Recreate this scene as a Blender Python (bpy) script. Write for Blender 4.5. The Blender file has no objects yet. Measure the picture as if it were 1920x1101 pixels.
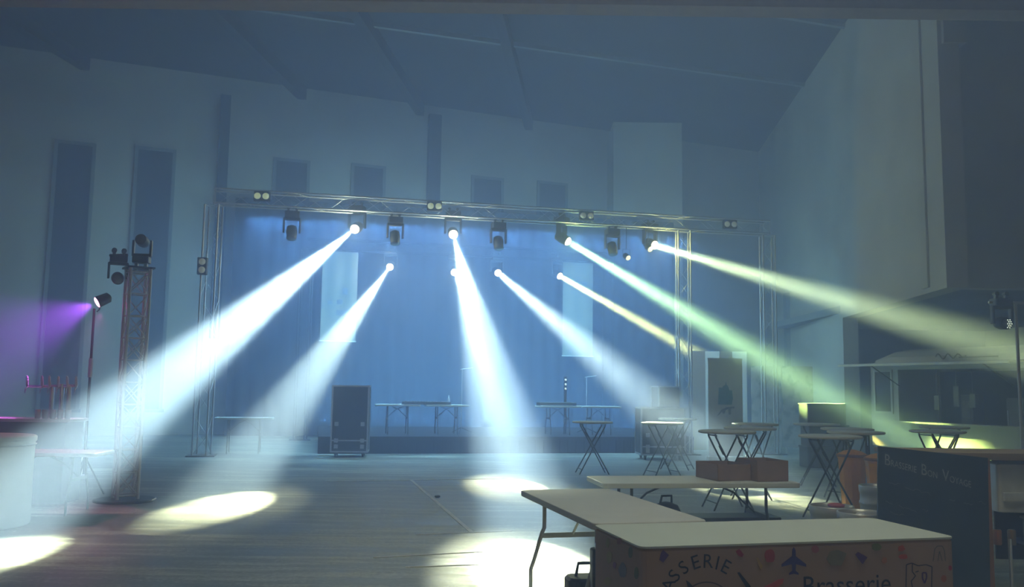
import bpy, math, random
from mathutils import Vector, Matrix, Euler
random.seed(7)
SC = bpy.context.scene
COL = SC.collection
PI = math.pi
V = Vector

# ------------------------------------------------------------------ camera
F_PX, W_PX, H_PX = 1650.0, 1920, 1101
EYE = V((0, 0, 1.6))
PITCH = math.atan(176 / 1650.0)
ROLL = math.radians(0.8)
CAM_ROT = Matrix.Rotation(PI / 2 + PITCH, 3, 'X') @ Matrix.Rotation(ROLL, 3, 'Z')
cam_data = bpy.data.cameras.new('camera')
cam_data.sensor_width = 36
cam_data.lens = 36 * F_PX / W_PX
cam_data.clip_end = 300
cam = bpy.data.objects.new('camera', cam_data)
COL.objects.link(cam)
cam.matrix_world = Matrix.Translation(EYE) @ CAM_ROT.to_4x4()
SC.camera = cam

# ------------------------------------------------------------------ world, view
world = bpy.data.worlds.new('world')
SC.world = world
world.use_nodes = True
world.node_tree.nodes['Background'].inputs[0].default_value = (0.02, 0.025, 0.03, 1)
world.node_tree.nodes['Background'].inputs[1].default_value = 0.0
SC.view_settings.view_transform = 'Standard'
SC.view_settings.look = 'None'
SC.view_settings.gamma = 1
SC.view_settings.exposure = 0.1
SC.view_settings.use_curve_mapping = False
cy = SC.cycles
cy.use_denoising = True
cy.max_bounces = 4
cy.diffuse_bounces = 2
cy.glossy_bounces = 2
cy.transmission_bounces = 2
cy.volume_bounces = 2
cy.sample_clamp_indirect = 4
cy.use_light_tree = False
cy.caustics_reflective = False
cy.caustics_refractive = False

# ------------------------------------------------------------------ light settings
HAZE_DENSITY = 0.050
HAZE_COLOR = (0.43, 0.59, 1.0)
HAZE_G = 0.3
BEAM = 14.0          # overall strength of the beams
BLUE_FILL = 1.0          # overall strength of the added blue stage fills


def area_light(name, loc, target, size, power, color, size_y=None, spread=180):
    l = bpy.data.lights.new(name, 'AREA')
    l.shape = 'RECTANGLE'
    l.size = size
    l.size_y = size_y or size
    l.energy = power
    l.color = color
    l.spread = math.radians(spread)
    o = bpy.data.objects.new(name, l)
    COL.objects.link(o)
    o.location = loc
    o.rotation_euler = (V(target) - V(loc)).to_track_quat('-Z', 'Y').to_euler()
    return o


# added fill lights for the foreground and hall
area_light('front_fill', (-1.0, -9.0, 3.2), (1.5, 14, 2.5), 5.0, 75, (1.0, 0.80, 0.58), 3.0)  # added fill from behind the camera, lifts the upright near faces
area_light('foreground_top_fill', (1.8, 4.5, 9.0), (1.8, 5.8, 0), 2.5, 75, (0.90, 1.0, 0.98), 2.5, 90)  # added fill from above, brightens the near table tops
area_light('roof_light', (-3.0, 13.0, 11.2), (-3.0, 15.0, 0), 12.0, 90, (0.85, 0.95, 1.0), 8.0)  # added soft fill above the view for walls, floor and haze


area_light('stage_blue_fill', (-0.8, 22.2, 5.6), (-1.3, 24.6, 2.2), 11.5, 2500 * BLUE_FILL, (0.13, 0.40, 1.0), 0.3)  # added blue fill without a fixture, deepens the glow of the haze
area_light('stage_low_blue_fill', (-0.8, 24.6, 0.55), (-0.8, 25.5, 2.2), 9.0, 900 * BLUE_FILL, (0.10, 0.40, 1.0), 0.25)  # added unseen blue fill from below, brightens the lower stage haze
bpy.data.objects['stage_blue_fill'].rotation_mode = 'XYZ'

# ------------------------------------------------------------------ projection of sight lines to real places
def ray(px, py):
    return CAM_ROT @ V(((px - 960) / F_PX, -(py - 550.5) / F_PX, -1.0))


def on_height(px, py, h=0.0):
    r = ray(px, py)
    return EYE + r * ((h - EYE.z) / r.z)


def at_depth(px, py, y):
    r = ray(px, py)
    return EYE + r * (y / r.y)


def on_plane(px, py, n, c):
    r = ray(px, py)
    n = V(n)
    return EYE + r * ((c - n.dot(EYE)) / n.dot(r))


A_T = math.radians(12.5)                     # direction of the stage and truss
TN = V((-math.sin(A_T), math.cos(A_T), 0))
TD = V((math.cos(A_T), math.sin(A_T), 0))
A_W = math.radians(22.5)                     # direction of the back wall
WN = V((-math.sin(A_W), math.cos(A_W), 0))
WD = V((math.cos(A_W), math.sin(A_W), 0))


def stage_pt(px, py, c):
    return on_plane(px, py, TN, c)


# ------------------------------------------------------------------ materials
MATS = {}


def mat(name, color, rough=0.6, metal=0.0, var=0.12, scale=6.0, bump=0.0, emit=None, estr=0.0, stretch=(1, 1, 1), spec=0.5):
    if name in MATS:
        return MATS[name]
    m = bpy.data.materials.new(name)
    m.use_nodes = True
    nt = m.node_tree
    b = nt.nodes['Principled BSDF']
    b.inputs['Roughness'].default_value = rough
    b.inputs['Metallic'].default_value = metal
    b.inputs['Specular IOR Level'].default_value = spec
    tc = nt.nodes.new('ShaderNodeTexCoord')
    mp = nt.nodes.new('ShaderNodeMapping')
    mp.inputs['Scale'].default_value = stretch
    nz = nt.nodes.new('ShaderNodeTexNoise')
    nz.inputs['Scale'].default_value = scale
    nz.inputs['Detail'].default_value = 5
    nt.links.new(tc.outputs['Object'], mp.inputs[0])
    nt.links.new(mp.outputs[0], nz.inputs['Vector'])
    rp = nt.nodes.new('ShaderNodeValToRGB')
    rp.color_ramp.elements[0].position = 0.3
    rp.color_ramp.elements[1].position = 0.7
    rp.color_ramp.elements[0].color = tuple(c * (1 - var) for c in color) + (1,)
    rp.color_ramp.elements[1].color = tuple(min(1, c * (1 + var)) for c in color) + (1,)
    nt.links.new(nz.outputs['Fac'], rp.inputs[0])
    nt.links.new(rp.outputs[0], b.inputs['Base Color'])
    if bump:
        bp = nt.nodes.new('ShaderNodeBump')
        bp.inputs['Strength'].default_value = bump
        bp.inputs['Distance'].default_value = 0.02
        nt.links.new(nz.outputs['Fac'], bp.inputs['Height'])
        nt.links.new(bp.outputs[0], b.inputs['Normal'])
    if emit:
        b.inputs['Emission Color'].default_value = tuple(emit) + (1,)
        b.inputs['Emission Strength'].default_value = estr
    MATS[name] = m
    return m


def floor_material():
    m = bpy.data.materials.new('worn_concrete')
    m.use_nodes = True
    nt = m.node_tree
    b = nt.nodes['Principled BSDF']
    tc = nt.nodes.new('ShaderNodeTexCoord')

    def noise(scale, st, detail=6, rough=0.6):
        mp = nt.nodes.new('ShaderNodeMapping')
        mp.inputs['Scale'].default_value = st
        mp.inputs['Rotation'].default_value = (0, 0, math.radians(-5))
        n = nt.nodes.new('ShaderNodeTexNoise')
        n.inputs['Scale'].default_value = scale
        n.inputs['Detail'].default_value = detail
        n.inputs['Roughness'].default_value = rough
        nt.links.new(tc.outputs['Object'], mp.inputs[0])
        nt.links.new(mp.outputs[0], n.inputs['Vector'])
        return n
    n1 = noise(0.55, (0.45, 1.5, 1))
    n2 = noise(2.2, (0.3, 2.4, 1))
    n3 = noise(22, (1, 1, 1), 8, 0.7)
    mx = nt.nodes.new('ShaderNodeMix'); mx.data_type = 'FLOAT'; mx.inputs[0].default_value = 0.5
    nt.links.new(n1.outputs['Fac'], mx.inputs[2]); nt.links.new(n2.outputs['Fac'], mx.inputs[3])
    mx2 = nt.nodes.new('ShaderNodeMix'); mx2.data_type = 'FLOAT'; mx2.inputs[0].default_value = 0.25
    nt.links.new(mx.outputs[0], mx2.inputs[2]); nt.links.new(n3.outputs['Fac'], mx2.inputs[3])
    rp = nt.nodes.new('ShaderNodeValToRGB')
    e = rp.color_ramp.elements
    e[0].position, e[0].color = 0.42, (0.12, 0.13, 0.11, 1)
    e[1].position, e[1].color = 0.58, (0.56, 0.58, 0.49, 1)
    mid = e.new(0.5); mid.color = (0.24, 0.255, 0.22, 1)
    nt.links.new(mx2.outputs[0], rp.inputs[0])
    # pale scuffs and chips
    vo = nt.nodes.new('ShaderNodeTexVoronoi'); vo.inputs['Scale'].default_value = 3.0
    nt.links.new(tc.outputs['Object'], vo.inputs['Vector'])
    lt = nt.nodes.new('ShaderNodeMath'); lt.operation = 'LESS_THAN'; lt.inputs[1].default_value = 0.05
    nt.links.new(vo.outputs['Distance'], lt.inputs[0])
    mc = nt.nodes.new('ShaderNodeMix'); mc.data_type = 'RGBA'
    nt.links.new(lt.outputs[0], mc.inputs[0]); nt.links.new(rp.outputs[0], mc.inputs[6])
    mc.inputs[7].default_value = (0.45, 0.45, 0.42, 1)
    nt.links.new(mc.outputs[2], b.inputs['Base Color'])
    rr = nt.nodes.new('ShaderNodeMapRange')
    rr.inputs[1].default_value = 0.35; rr.inputs[2].default_value = 0.65
    rr.inputs[3].default_value = 0.3; rr.inputs[4].default_value = 0.6
    nt.links.new(mx.outputs[0], rr.inputs[0]); nt.links.new(rr.outputs[0], b.inputs['Roughness'])
    bp = nt.nodes.new('ShaderNodeBump'); bp.inputs['Strength'].default_value = 0.35; bp.inputs['Distance'].default_value = 0.02
    nt.links.new(mx2.outputs[0], bp.inputs['Height']); nt.links.new(bp.outputs[0], b.inputs['Normal'])
    return m


def emit_mat(name, color, strength):
    if name in MATS:
        return MATS[name]
    m = bpy.data.materials.new(name)
    m.use_nodes = True
    b = m.node_tree.nodes['Principled BSDF']
    b.inputs['Base Color'].default_value = (0.8, 0.8, 0.8, 1)
    b.inputs['Roughness'].default_value = 0.2
    b.inputs['Emission Color'].default_value = tuple(color) + (1,)
    b.inputs['Emission Strength'].default_value = strength
    m.cycles.emission_sampling = 'NONE'
    MATS[name] = m
    return m


ALU = mat('brushed_aluminium', (0.70, 0.71, 0.72), 0.5, 0.5, 0.05, 20)
BLACK = mat('black_plastic', (0.02, 0.021, 0.023), 0.45, 0, 0.2, 12)
BLACKM = mat('black_steel', (0.03, 0.032, 0.035), 0.4, 0.6, 0.2, 12)
DARKGREY = mat('dark_grey_steel', (0.11, 0.12, 0.12), 0.4, 0.7, 0.15, 14)
WALLM = mat('pale_plaster', (0.56, 0.52, 0.44), 0.9, 0, 0.12, 0.6, 0.3)
WALLD = mat('grey_concrete', (0.26, 0.27, 0.26), 0.9, 0, 0.15, 0.6, 0.3)  # darker and greyer than the hall plaster
CEILM = mat('dark_roof_boards', (0.035, 0.037, 0.04), 0.9, 0, 0.25, 0.8, 0.2)
PANE = mat('dark_window_glass', (0.05, 0.06, 0.07), 0.5, 0, 0.2, 1.0)
WTOP = mat('white_laminate', (0.62, 0.65, 0.60), 0.45, 0, 0.04, 5)
WTOPG = mat('grey_white_laminate', (0.50, 0.49, 0.46), 0.5, 0, 0.05, 5)
DRAPE = mat('black_drape', (0.02, 0.022, 0.025), 0.95, 0, 0.2, 3)


# ------------------------------------------------------------------ mesh building
def basis(d):
    d = V(d).normalized()
    up = V((0, 0, 1)) if abs(d.z) < 0.95 else V((1, 0, 0))
    a = d.cross(up).normalized()
    b = a.cross(d).normalized()
    return a, b, d


class MB:
    def __init__(self):
        self.v, self.f, self.sm = [], [], []

    def add(self, vs, fs, smooth=False):
        o = len(self.v)
        self.v += [tuple(x) for x in vs]
        self.f += [tuple(i + o for i in q) for q in fs]
        self.sm += [smooth] * len(fs)
        return self

    def box(self, c, s, rz=0.0, bev=0.0, mtx=None):
        x, y, z = s[0] / 2, s[1] / 2, s[2] / 2
        R = mtx if mtx is not None else Matrix.Rotation(rz, 3, 'Z')
        if bev <= 0:
            vs = [(-x, -y, -z), (x, -y, -z), (x, y, -z), (-x, y, -z), (-x, -y, z), (x, -y, z), (x, y, z), (-x, y, z)]
            fs = [(0, 3, 2, 1), (4, 5, 6, 7), (0, 1, 5, 4), (1, 2, 6, 5), (2, 3, 7, 6), (3, 0, 4, 7)]
            return self.add([R @ V(p) + V(c) for p in vs], fs)
        # box with bevelled vertical corners and softened rim
        pts = []
        for (sx, sy, a0) in ((1, 1, 0), (-1, 1, 90), (-1, -1, 180), (1, -1, 270)):
            for k in range(5):
                a = math.radians(a0 + 22.5 * k)
                pts.append((sx * (x - bev) + bev * math.cos(a), sy * (y - bev) + bev * math.sin(a)))
        e = min(bev, z) * 0.25
        n = len(pts)
        rings = []
        for (zz, k) in ((-z, 1 - e / max(x, y)), (-z + e, 1), (z - e, 1), (z, 1 - e / max(x, y))):
            rings.append([(px * k, py * k, zz) for px, py in pts])
        vs = [p for r in rings for p in r]
        fs = [tuple(range(n - 1, -1, -1)), tuple(range(3 * n, 4 * n))]
        for r in range(3):
            for i in range(n):
                j = (i + 1) % n
                fs.append((r * n + i, r * n + j, (r + 1) * n + j, (r + 1) * n + i))
        return self.add([R @ V(p) + V(c) for p in vs], fs)

    def cyl(self, p0, p1, r0, r1=None, n=12, caps=True):
        r1 = r0 if r1 is None else r1
        p0, p1 = V(p0), V(p1)
        a, b, d = basis(p1 - p0)
        vs = []
        for p, r in ((p0, r0), (p1, r1)):
            for i in range(n):
                t = 2 * PI * i / n
                vs.append(p + a * (r * math.cos(t)) + b * (r * math.sin(t)))
        fs = [(i, (i + 1) % n, n + (i + 1) % n, n + i) for i in range(n)]
        self.add(vs, fs, n > 8)
        if caps:
            self.add(vs, [tuple(range(n - 1, -1, -1)), tuple(range(n, 2 * n))])
        return self

    def tube(self, pts, r, n=8):
        pts = [V(p) for p in pts]
        vs = []
        prev = None
        for i, p in enumerate(pts):
            d = (pts[min(i + 1, len(pts) - 1)] - pts[max(i - 1, 0)]).normalized()
            if prev is None:
                a, b, _ = basis(d)
            else:
                a = (prev - d * prev.dot(d)).normalized()
                b = a.cross(d).normalized()
            prev = a
            for k in range(n):
                t = 2 * PI * k / n
                vs.append(p + a * (r * math.cos(t)) + b * (r * math.sin(t)))
        fs = []
        for i in range(len(pts) - 1):
            for k in range(n):
                k2 = (k + 1) % n
                fs.append((i * n + k, i * n + k2, (i + 1) * n + k2, (i + 1) * n + k))
        self.add(vs, fs, True)
        self.add(vs, [tuple(range(n - 1, -1, -1)), tuple(range((len(pts) - 1) * n, len(pts) * n))])
        return self

    def lathe(self, prof, c=(0, 0, 0), axis=(0, 0, 1), n=28, smooth=True):
        a, b, d = basis(axis)
        c = V(c)
        vs = []
        for r, h in prof:
            for i in range(n):
                t = 2 * PI * i / n
                vs.append(c + a * (r * math.cos(t)) + b * (r * math.sin(t)) + d * h)
        fs = []
        for k in range(len(prof) - 1):
            for i in range(n):
                j = (i + 1) % n
                fs.append((k * n + i, k * n + j, (k + 1) * n + j, (k + 1) * n + i))
        self.add(vs, fs, smooth)
        self.add(vs, [tuple(range(n - 1, -1, -1)), tuple(range((len(prof) - 1) * n, len(prof) * n))])
        return self

    def poly(self, pts, nrm, th):
        """a flat polygon with thickness th along nrm"""
        nrm = V(nrm).normalized() * th
        n = len(pts)
        vs = [V(p) for p in pts] + [V(p) + nrm for p in pts]
        fs = [tuple(range(n - 1, -1, -1)), tuple(range(n, 2 * n))] + [(i, (i + 1) % n, n + (i + 1) % n, n + i) for i in range(n)]
        return self.add(vs, fs)

    def build(self, name, m, parent=None):
        me = bpy.data.meshes.new(name)
        me.from_pydata(self.v, [], self.f)
        for p, s in zip(me.polygons, self.sm):
            p.use_smooth = s
        me.validate()
        me.materials.append(m)
        o = bpy.data.objects.new(name, me)
        COL.objects.link(o)
        if parent is not None:
            o.parent = parent
        return o


def tag(o, label=None, cat=None, group=None, kind=None):
    if label: o['label'] = label
    if cat: o['category'] = cat
    if group: o['group'] = group
    if kind: o['kind'] = kind
    return o


def thing(name, label, cat, loc=(0, 0, 0), rz=0.0, group=None, kind=None):
    o = bpy.data.objects.new(name, None)
    o.empty_display_size = 0.1
    COL.objects.link(o)
    o.location = loc
    o.rotation_euler = (0, 0, rz)
    return tag(o, label, cat, group, kind)


def copy_tree(o, parent=None):
    c = o.copy()
    COL.objects.link(c)
    c.parent = parent
    for ch in [x for x in bpy.data.objects if x.parent == o]:
        copy_tree(ch, c)
    return c


# ------------------------------------------------------------------ the hall
HALL_H = 11.5
C_WALL = 29.2


def struct(name, mb, m):
    return tag(mb.build(name, m), kind='structure')


struct('floor', MB().box((2, 14, -0.1), (50, 60, 0.2)), floor_material())
struct('ceiling', MB().box((2, 14, HALL_H + 0.15), (50, 60, 0.3)), CEILM)


def wall_pt(px, off=0.0):
    """point of the back wall line in the direction of a pixel column"""
    p = on_plane(px, 726, WN, C_WALL + off)
    return V((p.x, p.y, 0))


pl = wall_pt(-260)
pr = V((10.25, 35.85, 0))
mid = (pl + pr) / 2 + WN * 0.15
struct('wall_back', MB().box((mid.x, mid.y, HALL_H / 2), ((pr - pl).length + 1.0, 0.3, HALL_H), A_W), WALLM)
# tall dark windows in the back wall
wn = 1
for (x0, x1, top, bot) in ((74, 148, 266, 770), (230, 303, 278, 770), (497, 562, 300, 560), (647, 708, 311, 560),
                           (878, 935, 334, 560), (1004, 1058, 344, 560)):
    a, b = wall_pt(x0), wall_pt(x1)
    xm = (x0 + x1) / 2
    zt = on_plane(xm, top, WN, C_WALL).z
    zb = max(0.6, on_plane(xm, bot, WN, C_WALL).z)
    c = (a + b) / 2 - WN * 0.03
    w = (b - a).length
    root = thing('window_%d' % wn, None, None, (c.x, c.y, zb), A_W, kind='structure')
    MB().box((0, 0.0, (zt - zb) / 2), (w, 0.05, zt - zb)).build('pane', PANE, root)
    fr = MB()
    for sx in (-1, 1):
        fr.box((sx * w / 2, -0.03, (zt - zb) / 2), (0.1, 0.06, zt - zb + 0.1))
    fr.box((0, -0.03, zt - zb), (w, 0.06, 0.1)).box((0, -0.03, 0), (w + 0.2, 0.12, 0.1))
    fr.build('window_frame', WALLD, root)
    wn += 1
# dark vertical ducts on the back wall
tn = 1
for (x0, x1, top, bot) in ((387, 406, 178, 352), (790, 813, 216, 372)):
    a, b = wall_pt(x0), wall_pt(x1)
    xm = (x0 + x1) / 2
    zt = on_plane(xm, top, WN, C_WALL).z
    c = (a + b) / 2 - WN * 0.12
    struct('trim_%d' % tn, MB().box((c.x, c.y, zt / 2 + 1.5), ((b - a).length, 0.24, zt - 3.0), A_W), PANE)
    tn += 1
# roof beams whose ends show above the wall
for px in (545, 775, 986, 120):
    p = wall_pt(px)
    d = V((-0.10, -1, 0)).normalized()
    c = p + d * 11.5
    struct('trim_%d' % tn, MB().box((c.x, c.y, HALL_H - 0.2), (0.28, 23.0, 0.42), math.atan2(-d.x, d.y) + PI), CEILM)
    tn += 1
for dy in (20.0, 24.5):
    struct('trim_%d' % tn, MB().box((0.0, dy, HALL_H - 0.06), (34, 0.12, 0.12), A_W * 0.8), WALLD)
    tn += 1
# pale block standing out of the back wall
a, b = at_depth(1150, 500, 31.0), at_depth(1280, 500, 31.0)
struct('wall_block', MB().box(((a.x + b.x) / 2, 33.2, HALL_H / 2 - 0.15), (b.x - a.x, 4.4, HALL_H - 0.3)), WALLM)


# right wall with the wide opening to the annex
def rw(y):
    return V((6.6 + 0.1 * y, y, 0))


RWD = (rw(35.9) - rw(16.6)).normalized()
RWA = math.atan2(RWD.y, RWD.x)
wr = MB()


def rwall(y0, y1, z0, z1):
    a, b = rw(y0), rw(y1)
    nn = V((RWD.y, -RWD.x, 0))
    c = (a + b) / 2 + nn * 0.2
    wr.box((c.x, c.y, (z0 + z1) / 2), ((b - a).length, 0.4, z1 - z0), RWA)


rwall(23.8, 36.4, 0, HALL_H)
rwall(16.6, 23.8, 3.6, HALL_H)
struct('wall_right', wr, WALLM)
# return wall above the annex opening, and the annex behind
struct('wall_return', MB().box((14.4, 17.6, (3.7 + HALL_H) / 2), (12.2, 0.3, HALL_H - 3.7)), WALLM)
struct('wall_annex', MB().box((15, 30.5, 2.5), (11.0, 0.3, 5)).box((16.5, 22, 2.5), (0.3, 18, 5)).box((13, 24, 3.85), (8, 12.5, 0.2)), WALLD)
c = at_depth(1786, 70, 16.5)
struct('trim_%d' % tn, MB().box((c.x + 0.05, 16.75, 9.9), (0.45, 0.5, 3.0)), WALLM)
tn += 1
# left wall, out of view
struct('wall_left', MB().box((-17.5, 12, HALL_H / 2), (0.3, 40, HALL_H)), WALLM)
# near roof lintel along the top of the view
p = at_depth(960, 6, 13.0)
struct('trim_%d' % tn, MB().box((-3.0, 13.2, p.z + 0.5), (22.5, 0.4, 1.0)), mat('brown_beam', (0.3, 0.22, 0.16), 0.8))
tn += 1
# painted lines on the concrete
ln = MB()


def strip(mb, a, b, w, z=0.003):
    a, b = V((a.x, a.y, 0)), V((b.x, b.y, 0))
    d = (b - a)
    c = (a + b) / 2
    mb.box((c.x, c.y, z), (d.length, w, 0.004), math.atan2(d.y, d.x))


FL = bpy.data.objects['floor']
strip(ln, on_height(771, 901), on_height(886, 1000), 0.05)
strip(ln, on_height(780, 1003), on_height(960, 996), 0.035)
strip(ln, on_height(700, 1046), on_height(905, 1035), 0.03)
strip(ln, on_height(760, 1064), on_height(990, 1056), 0.03)
strip(ln, on_height(610, 903), on_height(940, 898), 0.07)
ln.build('painted_line', mat('worn_line_paint', (0.85, 0.86, 0.80), 0.6, 0, 0.3, 9), FL)


# ------------------------------------------------------------------ trusses
def lattice(mb, p0, p1, h, r=0.006, step=0.42, cross=False):
    """diagonal bracing on the four faces of a square truss; local section side h"""
    p0, p1 = V(p0), V(p1)
    L = (p1 - p0).length
    a, b, d = basis(p1 - p0)
    n = max(2, int(round(L / step)))
    cs = [(a * sx + b * sy) * (h / 2) for sx, sy in ((-1, -1), (1, -1), (1, 1), (-1, 1))]
    for fidx in range(4):
        A, B = cs[fidx], cs[(fidx + 1) % 4]
        for k in range(n):
            q0 = p0 + d * (L * k / n)
            q1 = p0 + d * (L * (k + 1) / n)
            s, e = (A, B) if (k + fidx) % 2 == 0 else (B, A)
            mb.cyl(q0 + s, q1 + e, r, n=5, caps=False)
            if cross:
                if k % 3 != 2:
                    mb.cyl(q0 + e, q1 + s, r, n=5, caps=False)
                mb.cyl(q1 + s, q1 + e, r, n=5, caps=False)
        for q in (p0, p1):
            mb.cyl(q + A, q + B, r * 1.3, n=6)


def truss_piece(p0, p1, h, parent, name, rc=0.021, step=0.42, m=ALU):
    o = bpy.data.objects.new(name, None)
    COL.objects.link(o)
    o.parent = parent
    a, b, d = basis(V(p1) - V(p0))
    for sx, sy in ((-1, -1), (1, -1), (1, 1), (-1, 1)):
        off = (a * sx + b * sy) * (h / 2)
        MB().cyl(V(p0) + off, V(p1) + off, rc, n=10).build('chord', m, o)
    mb = MB()
    lattice(mb, p0, p1, h, step=step)
    mb.build('bracing', m, o)
    return o


C_FRONT, C_BACK = 20.7, 26.5
TZ = 5.82            # centre height of the truss grid


def foot(px, c):
    p = stage_pt(px, 726, c)
    return V((p.x, p.y, 0))


fl, fm, fr_ = foot(384, C_FRONT), foot(1283, C_FRONT), foot(1443, C_FRONT)
bl, br = foot(566, C_BACK), foot(1140, C_BACK)
rig = thing('stage_truss', 'tall silver lighting truss spanning the whole stage, carrying the beam lamps', 'truss', (0, 0, 0))
truss_piece(fl + V((0, 0, TZ)), fr_ + V((0, 0, TZ)), 0.33, rig, 'truss_beam')
bz = on_plane(850, 470, TN, C_BACK).z
truss_piece(bl + V((0, 0, bz)), br + V((0, 0, bz)), 0.3, rig, 'truss_beam', m=BLACKM)
for p, zt in ((fl, TZ - 0.2), (fm, TZ - 0.2), (fr_, TZ - 0.2), (bl, bz - 0.2), (br, bz - 0.2)):
    truss_piece(p + V((0, 0, 0.02)), p + V((0, 0, zt)), 0.31, rig, 'truss_tower', m=BLACKM if p in (bl, br) else ALU)
    MB().box((p.x, p.y, 0.01), (0.6, 0.6, 0.02), A_T).build('base_plate', BLACKM, rig)

# ------------------------------------------------------------------ stage and drapes
C_ST = 21.2
sa, sb = foot(600, C_ST), foot(1300, C_ST)
sc_ = (sa + sb) / 2 + TN * 2.6
st = thing('stage', 'low black stage deck below the truss with a black skirt', 'stage', (sc_.x, sc_.y, 0), A_T)
sw = (sb - sa).length
MB().box((0, 0, 0.36), (sw, 5.2, 0.08)).build('deck', BLACK, st)
sk = MB()
for i in range(90):      # pleated skirt
    x0 = -sw / 2 + sw * i / 90
    sk.box((x0 + sw / 180, -2.58 + 0.02 * (i % 2), 0.16), (sw / 90, 0.03, 0.32))
sk.build('skirt', DRAPE, st)


def drape(px0, px1, c, ztop, name, label, zb=0.05):
    a, b = foot(px0, c), foot(px1, c)
    m_ = (a + b) / 2
    w = (b - a).length
    root = MB()
    n = int(w * 9)
    vs, fs = [], []
    for i in range(n + 1):
        x = -w / 2 + w * i / n
        y = 0.06 * math.sin(i * PI / 2.0) + 0.02 * math.sin(i * 1.3)
        vs += [(x, y, zb), (x, y * 0.7, ztop)]
    for y_off in (0.02,):
        vs2 = [(x, y + y_off, z) for x, y, z in vs]
    k = len(vs)
    for i in range(n):
        fs.append((2 * i, 2 * i + 2, 2 * i + 3, 2 * i + 1))
        fs.append((k + 2 * i, k + 2 * i + 1, k + 2 * i + 3, k + 2 * i + 2))
    root.add(vs + vs2, fs, True)
    o = root.build(name, DRAPE)
    o.location = (m_.x, m_.y, 0)
    o.rotation_euler = (0, 0, A_T)
    return tag(o, label, 'curtain')


drape(425, 1265, 27.7, on_plane(820, 392, TN, 27.7).z, 'stage_curtain', 'wide black curtain hanging across the back of the stage')


# ------------------------------------------------------------------ lamps
def spot(parent, local, direction, power, color, angle, blend, radius=0.1, name='beam_lamp'):
    l = bpy.data.lights.new(name, 'SPOT')
    l.energy = power
    l.color = color
    l.spot_size = math.radians(angle)
    l.spot_blend = blend
    l.shadow_soft_size = radius
    o = bpy.data.objects.new(name, l)
    COL.objects.link(o)
    o.parent = parent
    o.location = local
    o.rotation_euler = V(direction).to_track_quat('-Z', 'Y').to_euler()
    return o


def disc(parent, local, direction, power, color, spread, size, name='beam_lamp'):
    l = bpy.data.lights.new(name, 'AREA')
    l.shape = 'DISK'
    l.size = size
    l.energy = power
    l.color = color
    l.spread = math.radians(spread)
    o = bpy.data.objects.new(name, l)
    COL.objects.link(o)
    o.parent = parent
    o.location = local
    o.rotation_euler = V(direction).to_track_quat('-Z', 'Y').to_euler()
    return o


def point(parent, local, power, color, radius=0.05, name='spill_lamp'):
    l = bpy.data.lights.new(name, 'POINT')
    l.energy = power
    l.color = color
    l.shadow_soft_size = radius
    o = bpy.data.objects.new(name, l)
    COL.objects.link(o)
    o.parent = parent
    o.location = local
    return o


GLASS_OFF = mat('dark_lens', (0.12, 0.14, 0.16), 0.1, 0.3, 0.05)


def moving_head(lens, target, label, lit=None, s=1.0, group=None, upright=False):
    """lens: world point of the lens front. lit: (lens_mat, [(power,color,angle,blend,radius)...], spill)"""
    lens, target = V(lens), V(target)
    d = (target - lens).normalized()
    pivot = lens - d * 0.20 * s
    az = math.atan2(d.y, d.x) - PI / 2
    up = -1 if upright else 1
    root = thing('moving_head_light', label, 'stage light', pivot + V((0, 0, 0.52 * s * up)), az, group)
    if upright:
        root.rotation_euler = (PI, 0, az)
    ld = root.rotation_euler.to_matrix().inverted() @ d
    # local frame: origin on top of the base, pivot at z -0.52
    pz = V((0, 0, -0.52 * s))
    MB().box((0, 0, -0.09 * s), (0.36 * s, 0.30 * s, 0.15 * s), bev=0.03).build('base', BLACK, root)
    for sx in (-1, 1):
        MB().box((sx * 0.1 * s, 0, 0.02), (0.04, 0.06, 0.08)).cyl((sx * 0.1 * s, -0.04, 0.06), (sx * 0.1 * s, 0.04, 0.06), 0.035, n=10).build('clamp', DARKGREY, root)
    yk = MB()
    yk.box((0, 0, -0.20 * s), (0.40 * s, 0.12 * s, 0.06 * s))
    for sx in (-1, 1):
        yk.box((sx * 0.19 * s, 0, -0.36 * s), (0.05 * s, 0.13 * s, 0.36 * s), bev=0.02)
    yk.build('yoke', BLACK, root)
    hd = MB()
    hd.lathe([(0.07 * s, -0.17 * s), (0.12 * s, -0.13 * s), (0.135 * s, 0.0), (0.12 * s, 0.10 * s), (0.125 * s, 0.17 * s), (0.115 * s, 0.19 * s)], pz, ld, 20)
    h = hd.build('head', BLACK, root)
    lm = lit[0] if lit else GLASS_OFF
    bulge = 0.075 if lit else 0.03
    prof = [(0.108 * s * math.cos(t), 0.185 * s + bulge * s * math.sin(t)) for t in [i * PI / 2 / 6 for i in range(6)]] + [(0.004, 0.185 * s + bulge * s)]
    MB().lathe(prof, pz, ld, 20).build('lens', lm, h)
    if lit:
        for (pw, col, ang, bld, rad) in lit[1]:
            if bld < 0:
                disc(h, pz + ld * (0.185 + bulge + 0.02) * s, ld, pw, col, ang, rad)
            else:
                spot(h, pz + ld * (0.185 + bulge + 0.03) * s, ld, pw, col, ang, bld, rad)
        if lit[2]:
            point(h, pz + ld * (0.30 * s), lit[2][0] * 0.55, lit[2][1], 0.04)
    return root


WARM = (0.74, 0.95, 1.0)
LENS_W = emit_mat('lit_lens_white', (1.0, 0.97, 0.90), 6.0)
GREEN = (0.62, 1.0, 0.42)
YELL = (0.95, 1.0, 0.38)


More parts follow.
